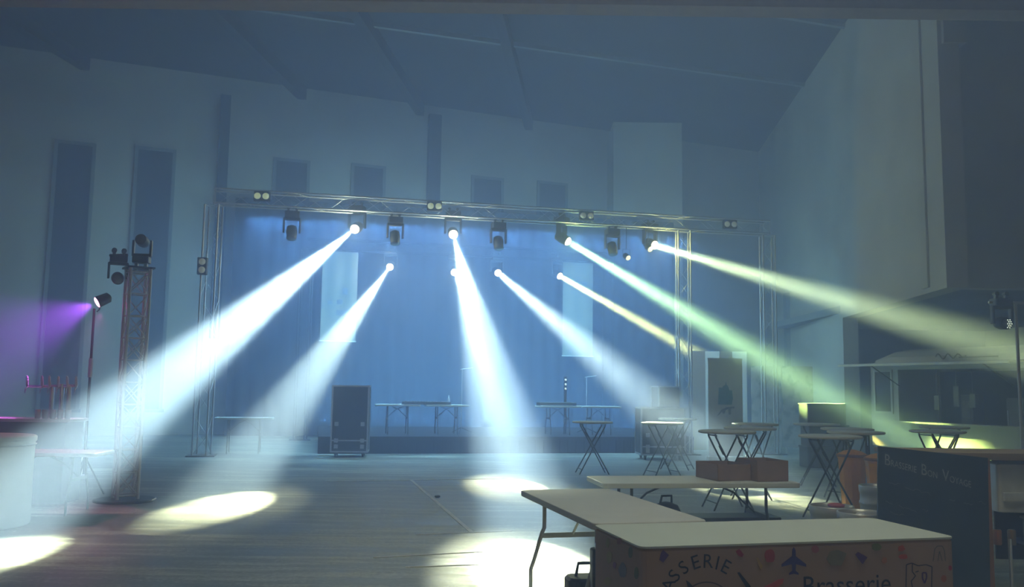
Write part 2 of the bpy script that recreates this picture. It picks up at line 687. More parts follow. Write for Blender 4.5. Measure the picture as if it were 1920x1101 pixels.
def beam(px, py, c, target, label, color=WARM, power=1.0, ang=6.0, halo=0.0, hang=9.0, spill=1.0, s=1.0, slim=False):
    P0 = stage_pt(px, py, c)
    lamps = [(1.15 * BEAM * power, color, ang * 1.35, -1, 0.17) if slim else (9000 * BEAM * power, color, ang * 1.12, 0.8, 0.02)]
    if halo > 0:
        lamps.append((9000 * BEAM * power * halo * 0.05, color, hang, 1.0, 0.05))
    return moving_head(P0, target, label, (LENS_W, lamps, (9 * spill * BEAM, color) if spill > 0 else None), s=s)


beam(665, 430, C_FRONT, on_height(-110, 1060), 'glowing front truss lamp throwing the widest white beam toward the floor at far left', ang=5.6, power=2.6, halo=0.8)
beam(850, 440, C_FRONT, on_height(1012, 1066), 'glowing lamp midway along the front truss, pointing at the floor by the folding table', ang=4.8, power=1.3, halo=1.0)
beam(1065, 453, C_FRONT, on_height(1790, 890), 'lit lamp on the front truss sending a green beam over the standing tables', color=GREEN, ang=4.8, power=8.0, spill=0.8, halo=1.8, hang=11.0, slim=True)
beam(1228, 460, C_FRONT, at_depth(2150, 733, 13.0), 'lit lamp beside the bright truss tower, its yellow-green beam running to the food truck', color=(0.85, 1.0, 0.5), ang=4.3, power=5.0, spill=0.8, slim=True)
beam(731, 501, C_BACK, on_height(408, 950), 'lower glowing lamp on the back truss, beam falling to the oval pool of light', ang=4.6, power=1.6, halo=0.8)
beam(852, 511, C_BACK, on_height(975, 910), 'lower lamp on the back truss directly beneath the middle front lamp', ang=3.3, power=1.1, halo=1.2)
beam(934, 512, C_BACK, on_height(1426, 930), 'lit lamp on the back truss whose white beam runs down to the standing tables', ang=4.4, power=4.4, spill=0, slim=True)
beam(1050, 518, C_BACK, at_depth(1330, 678, 23.4), 'lit lamp before the pale hanging banner, sending a short yellow beam', color=YELL, ang=3.2, power=6.5, spill=0, slim=True)


# unlit and small fixtures on the trusses
for px, py, lab in ((548, 408, 'unlit dark moving head hanging from the truss between the first two eye lamps'),
                    (742, 418, 'unlit dark moving head under the truss, left of the middle glowing lamp'),
                    (936, 428, 'unlit dark moving head under the truss, right of the middle glowing lamp'),
                    (1150, 436, 'unlit dark moving head on the truss just left of the two small white spots')):
    p = stage_pt(px, py, C_FRONT)
    p.z = 4.93
    moving_head(p, p + V((0.1, -0.4, -1)), lab, s=0.95)
SPARK = emit_mat('small_white_led', (0.9, 1.0, 0.95), 1.6)
for px, py, lab in ((1219, 468, 'small white spot lamp hanging just left of the yellow-green beam lamp'),
                    (1178, 484, 'small white spot lamp hanging lower and further left of the truss tower')):
    p = stage_pt(px, py, C_FRONT)
    r = thing('spot_lamp', lab, 'stage light', p)
    dd = V((0.35, -0.75, -0.5)).normalized()
    MB().lathe([(0.04, -0.2), (0.07, -0.17), (0.075, 0.0)], (0, 0, 0), dd, 16).build('housing', BLACK, r)
    MB().lathe([(0.065, 0.0), (0.05, 0.02), (0.004, 0.03)], (0, 0, 0), dd, 16).build('lens', SPARK, r)
    yk = V((0, 0, 0.02)) - dd * 0.1
    MB().tube([yk + V((-0.09, 0, -0.02)), yk + V((-0.09, 0, 0.16)), yk + V((0.09, 0, 0.16)), yk + V((0.09, 0, -0.02))], 0.01, 6).build('bracket', BLACKM, r)
    MB().cyl(yk + V((0, 0, 0.16)), V((yk.x, yk.y, TZ - 0.17 - p.z)), 0.012, n=8).build('hanging_rod', BLACKM, r)


EYE_M = emit_mat('blinder_eye', (0.50, 0.72, 0.50), 0.55)
EYE_F = emit_mat('faint_eye', (0.40, 0.55, 0.60), 0.18)


def blinder(p, label, m, vertical=False, power=0):
    r = thing('blinder_light', label, 'stage light', p, A_T * 0.6)
    a, b = ((0, 1) if vertical else (1, 0))
    MB().box((0, 0.1, 0), (0.36 if not vertical else 0.22, 0.14, 0.22 if not vertical else 0.38), bev=0.03).build('housing', BLACK, r)
    for k in (-1, 1):
        c = V((k * 0.092 * a, 0.03, k * 0.092 * b))
        MB().lathe([(0.075, 0.0), (0.06, 0.02), (0.03, 0.032), (0.004, 0.036)], c, (0, -1, 0), 18).build('lamp_eye', m, r)
    if power:
        spot(r, (0, -0.06, 0), (0.1, -0.55, -0.8), power, (0.30, 0.56, 1.0), 150, 1.0, 0.0, 'wash_lamp')
    return r


off = -TN * 0.28
for (px, py, m, lab) in ((490, 367, EYE_M, 'twin round eye lamp on the truss nearest its left tower'),
                         (815, 386, EYE_M, 'twin round eye lamp on the truss above the middle beam lamp'),
                         (1101, 404, EYE_F, 'dimmer twin eye lamp on the truss above the green beam lamp'),
                         (1371, 420, EYE_F, 'faintest twin eye lamp near the right end of the truss')):
    blinder(stage_pt(px, py, C_FRONT - 0.3), lab, m, False)
blinder(stage_pt(378, 498, C_FRONT - 0.32), 'upright twin eye lamp clamped halfway up the left truss tower', EYE_F, True)

# ------------------------------------------------------------------ hanging banners at the back of the stage
BANNER = mat('pale_banner_cloth', (0.26, 0.26, 0.23), 0.8, 0, 0.05, 2)
BPRINT = mat('banner_print', (0.16, 0.20, 0.26), 0.8, 0, 0.2, 8)


def banner(px0, px1, ytop, ybot, c, label, marks):
    a, b = stage_pt(px0, ytop, c), stage_pt(px1, ytop, c)
    zt = (a.z + b.z) / 2
    zb = stage_pt((px0 + px1) / 2, ybot, c).z
    w = (b - a).length
    r = thing('hanging_banner', label, 'banner', ((a.x + b.x) / 2, (a.y + b.y) / 2, zb), A_T)
    h = zt - zb
    mb = MB()
    n = 12
    vs = []
    for y in (0, 0.012):
        for i in range(n + 1):
            x = -w / 2 + w * i / n
            yy = y + 0.02 * math.sin(i * 1.1)
            vs += [(x, yy, 0), (x, yy, h)]
    k = 2 * (n + 1)
    fs = []
    for i in range(n):
        fs += [(2 * i, 2 * i + 2, 2 * i + 3, 2 * i + 1), (k + 2 * i, k + 2 * i + 1, k + 2 * i + 3, k + 2 * i + 2)]
    mb.add(vs, fs, True).build('cloth', BANNER, r)
    MB().cyl((-w / 2 - 0.04, 0, h), (w / 2 + 0.04, 0, h), 0.025, n=10).build('top_bar', ALU, r)
    MB().cyl((-w / 2 - 0.02, 0, 0), (w / 2 + 0.02, 0, 0), 0.02, n=10).build('bottom_bar', ALU, r)
    for (fx, fz, ww, hh) in marks:
        MB().box(((fx - 0.5) * w, -0.035, fz * h), (ww, 0.006, hh), bev=min(ww, 0.01) * 0.5).build('printed_patch', BPRINT, r)
    return r


banner(606, 672, 470, 640, C_BACK + 0.35, 'pale hanging banner with small dark prints, left of the second beam',
       [(0.66, 0.55, 0.16, 0.2), (0.52, 0.43, 0.16, 0.13), (0.55, 0.31, 0.25, 0.16), (0.75, 0.33, 0.16, 0.1), (0.25, 0.42, 0.14, 0.1)])
banner(1056, 1112, 490, 668, C_BACK + 0.35, 'pale hanging banner on the right, crossed by the short yellow beam',
       [(0.25, 0.05, 0.12, 0.12), (0.6, 0.75, 0.4, 0.2)])

# ------------------------------------------------------------------ flight cases and stage furniture
CASE = mat('black_case_laminate', (0.035, 0.038, 0.045), 0.55, 0, 0.15, 6)
EDGE = mat('case_edge_aluminium', (0.62, 0.64, 0.66), 0.4, 0.5, 0.08, 12)


def flight_case(x, y, w, d, h, rz, label, casters=True):
    r = thing('flight_case', label, 'case', (x, y, 0), rz)
    z0 = 0.12 if casters else 0.0
    MB().box((0, 0, z0 + h / 2), (w, d, h)).build('body', CASE, r)
    e = MB()
    t = 0.035
    for sx in (-1, 1):
        for sy in (-1, 1):
            e.box((sx * w / 2, sy * d / 2, z0 + h / 2), (t, t, h))
    for zz in (z0, z0 + h):
        for sy in (-1, 1):
            e.box((0, sy * d / 2, zz), (w + t, t, t))
        for sx in (-1, 1):
            e.box((sx * w / 2, 0, zz), (t, d, t))
    e.box((0, -d / 2 - 0.012, z0 + h * 0.17), (w, 0.02, 0.03))
    e.build('edge_trim', EDGE, r)
    for sx in (-1, 1):
        for zz in (z0 + h * 0.08, z0 + h * 0.17, z0 + h * 0.42):
            MB().box((sx * w * 0.36, -d / 2 - 0.015, zz), (0.09, 0.02, 0.09), bev=0.015).build('latch', EDGE, r)
    if casters:
        for sx in (-1, 1):
            for sy in (-1, 1):
                MB().cyl((sx * (w / 2 - 0.1) - 0.02, sy * (d / 2 - 0.1), 0.05), (sx * (w / 2 - 0.1) + 0.02, sy * (d / 2 - 0.1), 0.05), 0.05, n=14).box(
                    (sx * (w / 2 - 0.1), sy * (d / 2 - 0.1), 0.09), (0.06, 0.06, 0.06)).build('caster', DARKGREY, r)
    return r


p = foot(660, 20.5)
flight_case(p.x, p.y, 0.80, 0.6, 1.46, A_T - 0.12, 'tall black flight case with bright aluminium edges in front of the stage')
p = foot(1237, 19.4)
flight_case(p.x, p.y, 1.0, 0.7, 1.05, 0.05, 'black flight case with silver edges behind the standing tables, beside the truss tower')
p = foot(1243, 20.5)
flight_case(p.x + 0.1, p.y + 0.2, 0.55, 0.5, 1.55, A_T, 'narrow taller flight case right behind the wider silver-edged one')


def folding_table(x, y, z, L, W, h, rz, label, m=WTOP, group=None, lm=DARKGREY, th=0.045, leg_r=0.0145):
    r = thing('folding_table', label, 'table', (x, y, z), rz, group)
    MB().box((0, 0, h - th / 2), (L, W, th), bev=0.05).build('tabletop', m, r)
    for sx in (-1, 1):
        tx = sx * (L / 2 - 0.30)
        for sy in (-1, 1):
            y0, y1 = sy * (W / 2 - 0.13), sy * (W / 2 - 0.02)
            MB().tube([(tx, y0, h - th), (tx, y0, h - 0.27), (tx, y0 + sy * 0.02, h - 0.31), (tx, y1 - sy * 0.02, 0.20), (tx, y1, 0.15), (tx, y1, 0.0)], leg_r, 10).build('leg', lm, r)
        MB().box((tx, 0, h - 0.33), (0.02, W - 0.24, 0.04)).build('crossbar', lm, r)
        MB().tube([(tx, 0.03, h - 0.33), (tx - sx * 0.22, 0.02, h - 0.13), (tx - sx * 0.40, 0.0, h - th - 0.005)], 0.010, 8).build('folding_brace', lm, r)
    return r


def on_stage(px, c, z=0.40):
    p = foot(px, c)
    return V((p.x, p.y, z))


for (px, lab) in ((746, 'white folding table on the stage right of the tall flight case'),
                  (838, 'white folding table on the stage carrying the thin mixer'),
                  (1046, 'white folding table on the stage behind the upright lit dots'),
                  (1122, 'white folding table on the stage nearest the narrow flight case')):
    p = on_stage(px, 22.3)
    folding_table(p.x, p.y, p.z, 1.10, 0.6, 0.74, A_T, lab, WTOP)
p = on_stage(800, 22.3)
mx = thing('mixing_desk', 'flat grey mixing desk lying on the white stage tables', 'mixer', (p.x, p.y, p.z + 0.74), A_T)
MB().box((0, 0, 0.035), (1.2, 0.45, 0.07), bev=0.02).build('housing', DARKGREY, mx)
kn = MB()
for i in range(16):
    for j in range(3):
        kn.cyl((-0.52 + i * 0.07, -0.12 + j * 0.1, 0.07), (-0.52 + i * 0.07, -0.12 + j * 0.1, 0.088), 0.012, n=8)
tag(kn.build('knob', EDGE, mx), kind='stuff')
p = on_stage(833, 22.4)
bt = MB().lathe([(0.03, 0.0), (0.032, 0.14), (0.014, 0.19), (0.014, 0.24)], n=14).build('bottle', mat('pale_plastic', (0.6, 0.65, 0.66), 0.3))
bt.location = p + V((0.1, 0.28, 0.74))
tag(bt, 'small pale bottle at the end of the mixing desk', 'bottle')
p = on_stage(1022, 22.3)
kb = thing('keyboard', 'long grey keyboard lying on the stage table behind the white round table', 'keyboard', (p.x + 0.3, p.y + 0.06, p.z + 0.74), A_T)
MB().box((0, 0, 0.04), (1.0, 0.3, 0.08), bev=0.02).build('housing', DARKGREY, kb)
MB().box((0, -0.06, 0.085), (0.92, 0.14, 0.01)).build('keys', WTOP, kb)
# upright LED column
p = on_stage(1060, 22.75)
ledc = thing('led_column', 'thin upright column with three tiny white dots on the stage table', 'lamp', (p.x, p.y, 0.40), A_T)
MB().box((0, 0, 0.75), (0.07, 0.06, 1.5), bev=0.01).build('column', BLACK, ledc)
for zz in (1.42, 1.30, 1.18):
    MB().lathe([(0.03, 0), (0.02, 0.012), (0.003, 0.016)], (0, -0.03, zz), (0, -1, 0), 10).build('lamp_dot', emit_mat('led_dot', (0.6, 0.8, 1.0), 0.9), ledc)


def mic_stand(px, c, z0, h, label, boom=0.3):
    p = foot(px, c)
    r = thing('microphone_stand', label, 'stand', (p.x, p.y, z0), 0.4)
    MB().cyl((0, 0, 0.1), (0, 0, h), 0.013, n=8).build('pole', EDGE, r)
    for k in range(3):
        a = k * 2 * PI / 3
        MB().tube([(0, 0, 0.14), (0.3 * math.cos(a), 0.3 * math.sin(a), 0.01)], 0.011, 6).build('leg', BLACKM, r)
    MB().tube([(-0.05, 0, h), (boom, 0, h + 0.05)], 0.01, 6).build('boom', EDGE, r)
    return r


mic_stand(866, 22.9, 0.40, 1.65, 'microphone stand on the stage right of the mixing desk')
mic_stand(1100, 23.0, 0.40, 1.5, 'microphone stand on the stage behind the keyboard')
p = foot(462, 21.5)
folding_table(p.x, p.y, 0, 1.3, 0.6, 0.82, A_T, 'low pale folding table standing between the left tower and the stage', WTOP)

# ------------------------------------------------------------------ roll-up banner, screens and crates at the right
P20 = at_depth(1360, 740, 20.0)
ru = thing('roll_up_banner', 'grey roll-up banner with a teal ship print behind the standing tables', 'banner', (P20.x, 20.0, 0), 0.03)
MB().box((0, 0, 1.22), (0.78, 0.012, 2.16)).build('cloth', mat('grey_banner_cloth', (0.62, 0.60, 0.58), 0.8, 0, 0.04, 2), ru)
MB().box((0, 0, 0.06), (0.84, 0.22, 0.12), bev=0.03).build('base_cassette', ALU, ru)
MB().box((0, 0, 2.31), (0.80, 0.03, 0.03)).build('top_bar', ALU, ru)
hull = [(-0.17, 0, 1.28), (0.14, 0, 1.28), (0.17, 0, 1.42), (0.15, 0, 1.60), (0.09, 0, 1.60), (0.06, 0, 1.70), (0.03, 0, 1.72), (0.015, 0, 1.80), (0, 0, 1.72), (-0.05, 0, 1.70), (-0.07, 0, 1.66), (-0.15, 0, 1.66)]
hull = [(x, -0.008, z) for x, _, z in hull]
MB().poly(hull, (0, -1, 0), 0.004).build('printed_ship', mat('teal_print', (0.05, 0.20, 0.25), 0.8, 0, 0.2, 12), ru)
sw_ = [(-0.20, 1.02), (-0.10, 1.16), (0.02, 1.22), (0.20, 1.24), (0.20, 1.20), (0.12, 1.19), (0.12, 1.06), (0.07, 1.06), (0.06, 1.18), (0.0, 1.16), (-0.02, 1.08), (-0.07, 1.08), (-0.08, 1.12), (-0.14, 1.06)]
MB().poly([(x, -0.008, z) for x, z in sw_], (0, -1, 0), 0.004).build('printed_swash', mat('slate_print', (0.13, 0.15, 0.20), 0.8, 0, 0.2, 12), ru)

PANEL = mat('white_partition', (0.92, 0.92, 0.88), 0.7, 0, 0.05, 2)
xs0 = at_depth(1298, 700, 23.4).x
ps = thing('partition_screen', 'tall white folding screen caught by the yellow beam beside the truss tower', 'screen', (xs0, 23.4, 0))
for i in range(4):
    x0, x1 = i * 0.36, (i + 1) * 0.36
    y0, y1 = (0.0, 0.07) if i % 2 == 0 else (0.07, 0.0)
    MB().box(((x0 + x1) / 2, (y0 + y1) / 2, 1.33), (0.375, 0.025, 2.6), math.atan2(y1 - y0, x1 - x0)).build('screen_panel', PANEL, ps)


def graffiti_panel():
    m = bpy.data.materials.new('scribbled_board')
    m.use_nodes = True
    nt = m.node_tree
    b = nt.nodes['Principled BSDF']
    b.inputs['Roughness'].default_value = 0.8
    tc = nt.nodes.new('ShaderNodeTexCoord')
    n1 = nt.nodes.new('ShaderNodeTexNoise'); n1.inputs['Scale'].default_value = 3.2; n1.inputs['Detail'].default_value = 7
    n2 = nt.nodes.new('ShaderNodeTexWave'); n2.inputs['Scale'].default_value = 2.0; n2.inputs['Distortion'].default_value = 9
    nt.links.new(tc.outputs['Object'], n1.inputs['Vector']); nt.links.new(tc.outputs['Object'], n2.inputs['Vector'])
    mm = nt.nodes.new('ShaderNodeMath'); mm.operation = 'MULTIPLY'
    nt.links.new(n1.outputs['Fac'], mm.inputs[0]); nt.links.new(n2.outputs['Fac'], mm.inputs[1])
    rp = nt.nodes.new('ShaderNodeValToRGB')
    e = rp.color_ramp.elements
    e[0].position, e[0].color = 0.50, (0.60, 0.61, 0.58, 1)
    e[1].position, e[1].color = 0.66, (0.16, 0.24, 0.24, 1)
    nt.links.new(n1.outputs['Fac'], rp.inputs[0]); nt.links.new(rp.outputs[0], b.inputs['Base Color'])
    return m


GRAF = graffiti_panel()
xg = xs0 + 1.55
for i, lab in enumerate(('pale scribbled display board directly right of the white folding screen', 'pale scribbled display board with faint shapes, furthest from the folding screen')):
    r = thing('display_board', lab, 'board', (xg + 0.75 * i + 0.37, 23.3 - 0.25 * i, 0), -0.2)
    MB().box((0, 0, 1.2), (0.76, 0.03, 2.1)).build('panel', GRAF, r)
    MB().box((-0.3, 0, 0.075), (0.04, 0.4, 0.15)).build('foot', ALU, r)
    MB().box((0.3, 0, 0.075), (0.04, 0.4, 0.15)).build('foot', ALU, r)
pc = at_depth(1543, 760, 19.0)
for k, (dx, zz, w) in enumerate(((0, 0.0, 0.9), (0.02, 0.45, 0.86), (-0.02, 0.9, 0.84))):
    r = thing('storage_crate', ('dark storage crate at the bottom of the stack behind the tables', 'dark storage crate in the middle of the three-high stack',
                                'dark storage crate topping the stack behind the standing tables')[k], 'crate', (pc.x + dx, 19.0, zz + 0.002 * k), 0.05)
    MB().box((0, 0, 0.22), (w, 0.5, 0.42), bev=0.03).build('body', mat('dark_crate', (0.10, 0.11, 0.115), 0.7), r)
    MB().box((0, 0, 0.435), (w + 0.03, 0.53, 0.026), bev=0.03).build('lid', mat('crate_lid', (0.15, 0.16, 0.16), 0.6), r)

# ------------------------------------------------------------------ round standing tables
LEG = mat('dark_leg_steel', (0.035, 0.04, 0.045), 0.4, 0.5, 0.1, 12)
ROUND_TOP = mat('white_round_top', (0.82, 0.84, 0.78), 0.4, 0, 0.04, 5)


def make_round():
    r = thing('standing_table', 'x', 'table', (0, 0, 0), 0, 'round standing tables on the hall floor')
    MB().lathe([(0.36, 0.0), (0.385, 0.008), (0.39, 0.02), (0.385, 0.032), (0.37, 0.036)], (0, 0, 1.015), n=40).build('tabletop', ROUND_TOP, r)
    for s, yy in ((1, 0.13), (-1, 0.17)):
        for sy in (-1, 1):
            MB().tube([(-s * 0.22, sy * yy, 1.01), (-s * 0.215, sy * yy, 0.97), (s * 0.02, sy * yy, 0.52), (s * 0.27, sy * (yy + 0.05), 0.03), (s * 0.285, sy * (yy + 0.05), 0.0)], 0.0125, 8).build('leg', LEG, r)
        MB().tube([(s * 0.24, -yy - 0.05, 0.10), (s * 0.24, yy + 0.05, 0.10)], 0.009, 6).build('stretcher', LEG, r)
        MB().tube([(-s * 0.2, -yy, 0.985), (-s * 0.2, yy, 0.985)], 0.01, 6).build('top_rail', LEG, r)
    MB().box((-0.14, -0.15, 0.80), (0.03, 0.025, 0.13), mtx=Matrix.Rotation(-0.48, 3, 'Y')).build('lock_lever', BLACKM, r)
    return r


round0 = None
for (px, Z, rz, hs, lab) in (
        (1111, 16.9, 0.1, 0.93, 'white round standing table alone in front of the dark stage'),
        (1242, 16.6, 0.35, 0.94, 'round standing table in front of the wide flight case'),
        (1270, 18.1, -0.5, 0.97, 'round standing table just behind another, at the foot of the truss tower'),
        (1363, 12.2, 0.15, 1.0, 'round standing table directly behind the cardboard boxes'),
        (1406, 13.4, -0.2, 1.0, 'round standing table right of and behind the one above the boxes'),
        (1416, 15.1, 0.6, 1.0, 'farther round standing table whose top shows just below the roll-up banner'),
        (1556, 11.3, 0.1, 1.0, 'round standing table whose dark crossed legs reach down to the keg'),
        (1531, 15.4, -0.3, 1.0, 'white round standing table in front of the dark stacked crates'),
        (1588, 13.6, 0.5, 1.0, 'bright round standing table under the foot of the green beam'),
        (1604, 12.55, 1.2, 1.0, 'round standing table close behind the orange bin'),
        (1757, 13.2, 0.3, 1.0, 'bright round standing table in front of the food truck counter'),
        (1770, 14.9, -0.4, 1.0, 'round standing table between the bright one and the food truck')):
    if round0 is None:
        round0 = t = make_round()
    else:
        t = copy_tree(round0)
    x = at_depth(px, 790, Z).x
    t.location = (x, Z, 0)
    t.rotation_euler = (0, 0, rz)
    t.scale = (1, 1, hs)
    t['label'] = lab

# ------------------------------------------------------------------ near folding tables
def rect_from(c0, du, L, W):
    """centre of a table whose corner c0 is the near left one, du the direction of its length"""
    du = V((du[0], du[1], 0)).normalized()
    dv = V((-du.y, du.x, 0))
    c = V((c0[0], c0[1], 0)) + du * (L / 2) + dv * (W / 2)
    return c, math.atan2(du.y, du.x)


NEARLEG = mat('grey_leg_steel', (0.36, 0.35, 0.32), 0.4, 0.5, 0.12, 14)
# table with its end toward the bar table: near left corner, long side runs away
du = V((-0.245, 0.97, 0)).normalized()
c0 = V((0.545, 5.76, 0))
c = c0 + du * 0.93 + V((du.y, -du.x, 0)) * 0.40
folding_table(c.x, c.y, 0, 1.86, 0.80, 0.74, math.atan2(du.y, du.x), 'beige-topped folding table running away from the printed table cover', WTOPG, lm=NEARLEG, leg_r=0.017)
c, rz = rect_from((0.86, 8.151), (0.988, 0.150), 1.92, 0.70)
folding_table(c.x, c.y, 0, 1.92, 0.70, 0.74, rz, 'long folding table carrying the two open cardboard boxes', WTOP, lm=BLACKM)
T2RZ = rz

CARD = mat('cardboard', (0.30, 0.19, 0.12), 0.85, 0, 0.08, 9)
CARDIN = mat('cardboard_inside', (0.22, 0.15, 0.10), 0.9, 0, 0.08, 9)


def open_box(corner, rz, w, d, h, label, flaps):
    du = V((math.cos(rz), math.sin(rz), 0)); dv = V((-du.y, du.x, 0))
    c = corner + du * (w / 2) + dv * (d / 2)
    r = thing('cardboard_box', label, 'box', (c.x, c.y, 0.742), rz)
    t = 0.006
    mb = MB()
    mb.box((0, 0, t / 2), (w, d, t))
    for sx in (-1, 1):
        mb.box((sx * (w / 2 - t / 2), 0, h / 2), (t, d, h))
    for sy in (-1, 1):
        mb.box((0, sy * (d / 2 - t / 2), h / 2), (w, t, h))
    mb.build('walls', CARD, r)
    for (side, ang) in flaps:
        if side in 'lr':
            s = -1 if side == 'l' else 1
            f = MB().box((0, 0, 0), (0.12, d * 0.96, 0.004)).build('flap', CARDIN, r)
            f.location = (s * (w / 2 + 0.06 * math.cos(ang)), 0, h + 0.06 * math.sin(ang))
            f.rotation_euler = (0, -s * ang, 0)
        else:
            s = -1 if side == 'f' else 1
            f = MB().box((0, 0, 0), (w * 0.96, 0.12, 0.004)).build('flap', CARDIN, r)
            f.location = (0, s * (d / 2 + 0.06 * math.cos(ang)), h + 0.06 * math.sin(ang))
            f.rotation_euler = (s * ang, 0, 0)
    return r


open_box(on_height(1346, 903, 0.74), 0.30, 0.36, 0.42, 0.155, 'lower open cardboard box, the one toward the stage, on the long table', [])
open_box(on_height(1420, 904, 0.74), 0.24, 0.33, 0.40, 0.195, 'taller open cardboard box beside the lower one on the long table', [])

# low black bench and bag below the long table
bp_ = at_depth(1378, 962, 8.62)
bn = thing('low_bench', 'low flat black bench under the long folding table', 'bench', (bp_.x, 8.72, 0), T2RZ)
MB().box((0, 0, 0.37), (0.86, 0.34, 0.05), bev=0.02).build('seat', BLACK, bn)
for sx in (-1, 1):
    for sy in (-1, 1):
        MB().box((sx * 0.38, sy * 0.12, 0.172), (0.035, 0.035, 0.345)).build('leg', BLACKM, bn)
bg = at_depth(1250, 950, 8.45)
bag = thing('black_bag', 'slumped black bag behind the beige folding table', 'bag', (bg.x, 8.5, 0), 0.3)
prof = [(0.13, 0.0), (0.17, 0.05), (0.175, 0.25), (0.165, 0.42), (0.12, 0.51), (0.04, 0.54), (0.005, 0.545)]
b_ = MB().lathe(prof, n=24).build('body', mat('black_nylon', (0.03, 0.03, 0.032), 0.7, 0, 0.3, 10, 0.4), bag)
b_.scale = (1.0, 0.7, 1.0)
MB().tube([(-0.06, 0, 0.52), (-0.05, -0.02, 0.60), (0.05, -0.02, 0.60), (0.06, 0, 0.52)], 0.012, 8).build('handle', BLACKM, bag)
bg = on_height(1104, 1150, 0)
bag = thing('tool_bag', 'black bag on the floor under the corner of the beige table', 'bag', (bg.x, bg.y, 0), 0.2)
MB().box((0, 0, 0.13), (0.34, 0.22, 0.26), bev=0.07).build('body', mat('black_nylon', (0.03, 0.03, 0.032), 0.7), bag)
MB().tube([(-0.10, 0, 0.25), (-0.08, 0, 0.35), (0.08, 0, 0.35), (0.10, 0, 0.25)], 0.013, 8).build('handle', BLACKM, bag)
ht = at_depth(1112, 1030, 6.02)
hh = thing('tower_heater', 'slim tower heater with ribbed grille under the beige table corner', 'heater', (ht.x + 0.06, 6.02, 0), 0.15)
MB().box((0, 0, 0.27), (0.15, 0.12, 0.54), bev=0.03).build('body', BLACK, hh)
gr = MB()
for i in range(16):
    gr.box((0, -0.065, 0.08 + i * 0.021), (0.12, 0.012, 0.012))
tag(gr.build('grille', mat('beige_grille', (0.5, 0.42, 0.3), 0.5), hh), kind='stuff')
MB().lathe([(0.05, 0), (0.05, 0.03), (0.03, 0.05), (0.004, 0.055)], (0, 0, 0.54), n=18).build('cap', mat('chrome', (0.8, 0.8, 0.8), 0.15, 1.0), hh)

# ------------------------------------------------------------------ printed stretch cover on the front table
U = V((0.9708, 0.2400, 0)).normalized()
VV = V((-U.y, U.x, 0))
CL, CW, CH = 2.03, 0.79, 0.74
c0 = V((0.722, 4.93, 0))
cc = c0 + U * (CL / 2) + VV * (CW / 2)
CRZ = math.atan2(U.y, U.x)
PR = mat('cream_print_cloth', (0.38, 0.25, 0.16), 0.85, 0, 0.06, 2.5)
cov = thing('table_cover', 'printed stretch cover with airplanes and lettering over the table in front', 'tablecloth', (cc.x, cc.y, 0), CRZ)
MB().box((0, 0, CH - 0.004), (CL, CW, 0.012), bev=0.055).build('top_panel', mat('pale_top_cloth', (0.52, 0.56, 0.50), 0.6, 0, 0.04, 3), cov)
MB().box((0, 0, (CH - 0.012) / 2 + 0.002), (CL - 0.004, CW - 0.004, CH - 0.014), bev=0.055).build('skirt', PR, cov)
FN = -VV                               # outward normal of the front face
FC = FN.dot(c0)


def face_pt(px, py, off=0.0):
    """point on the front face in the cover's own frame (x along, z up)"""
    w = on_plane(px, py, FN, FC)
    l = w - cc
    return V((l.dot(U), -CW / 2 - off, w.z))


def side_pt(px, py, off=0.0):
    n = -U
    w = on_plane(px, py, n, n.dot(c0))
    l = w - cc
    return V((-CL / 2 - off, l.dot(VV), w.z))


def glyphs(text, size=1.0, space=1.0):
    cu = bpy.data.curves.new('glyph', 'FONT')
    cu.body = text
    cu.size = size
    cu.space_character = space
    cu.resolution_u = 3
    o = bpy.data.objects.new('glyph', cu)
    COL.objects.link(o)
    dg = bpy.context.evaluated_depsgraph_get()
    me = bpy.data.meshes.new_from_object(o.evaluated_get(dg))
    vs = [tuple(v.co) for v in me.vertices]
    fs = [tuple(p.vertices) for p in me.polygons]
    bpy.data.objects.remove(o)
    bpy.data.curves.remove(cu)
    bpy.data.meshes.remove(me)
    return vs, fs


def put_glyphs(mb, text, centre, width=None, height=None, rot=0.0, off=0.0, squash=1.0):
    """lays flat text on an upright face of the local frame: x right, z up"""
    vs, fs = glyphs(text)
    xs = [v[0] for v in vs]; ys = [v[1] for v in vs]
    w, h = max(xs) - min(xs), max(ys) - min(ys)
    k = width / w if width else height / h
    cx, cz = (max(xs) + min(xs)) / 2, (max(ys) + min(ys)) / 2
    out = []
    for x, y, _ in vs:
        a, b = (x - cx) * k * squash, (y - cz) * k
        c_, s_ = math.cos(rot), math.sin(rot)
        out.append((centre[0] + a * c_ - b * s_, centre[1] - off, centre[2] + a * s_ + b * c_))
    mb.add(out, fs)


INK = mat('black_print', (0.012, 0.010, 0.010), 0.8)
PX2M = 5.1 / 1650
let = MB()
C0 = (1322, 1128)
for ch, deg in (('E', 31), ('I', 17.5), ('R', 4.5), ('E', -13.6), ('S', -32.6), ('S', -50), ('A', -66), ('R', -83), ('B', -99)):
    a = math.radians(deg)
    ctr = face_pt(C0[0] + 76 * math.sin(a), C0[1] - 76 * math.cos(a))
    put_glyphs(let, ch, ctr, height=24 * PX2M, rot=-a + 0.04, off=0.003)
let.build('arched_lettering', INK, cov)
word = MB()
ctr = face_pt(1589, 1096)
l_, r_ = face_pt(1508, 1096), face_pt(1671, 1092)
put_glyphs(word, 'Brasserie', (ctr.x, ctr.y, ctr.z), width=(r_.x - l_.x), off=0.003)
word.build('printed_word', INK, cov)


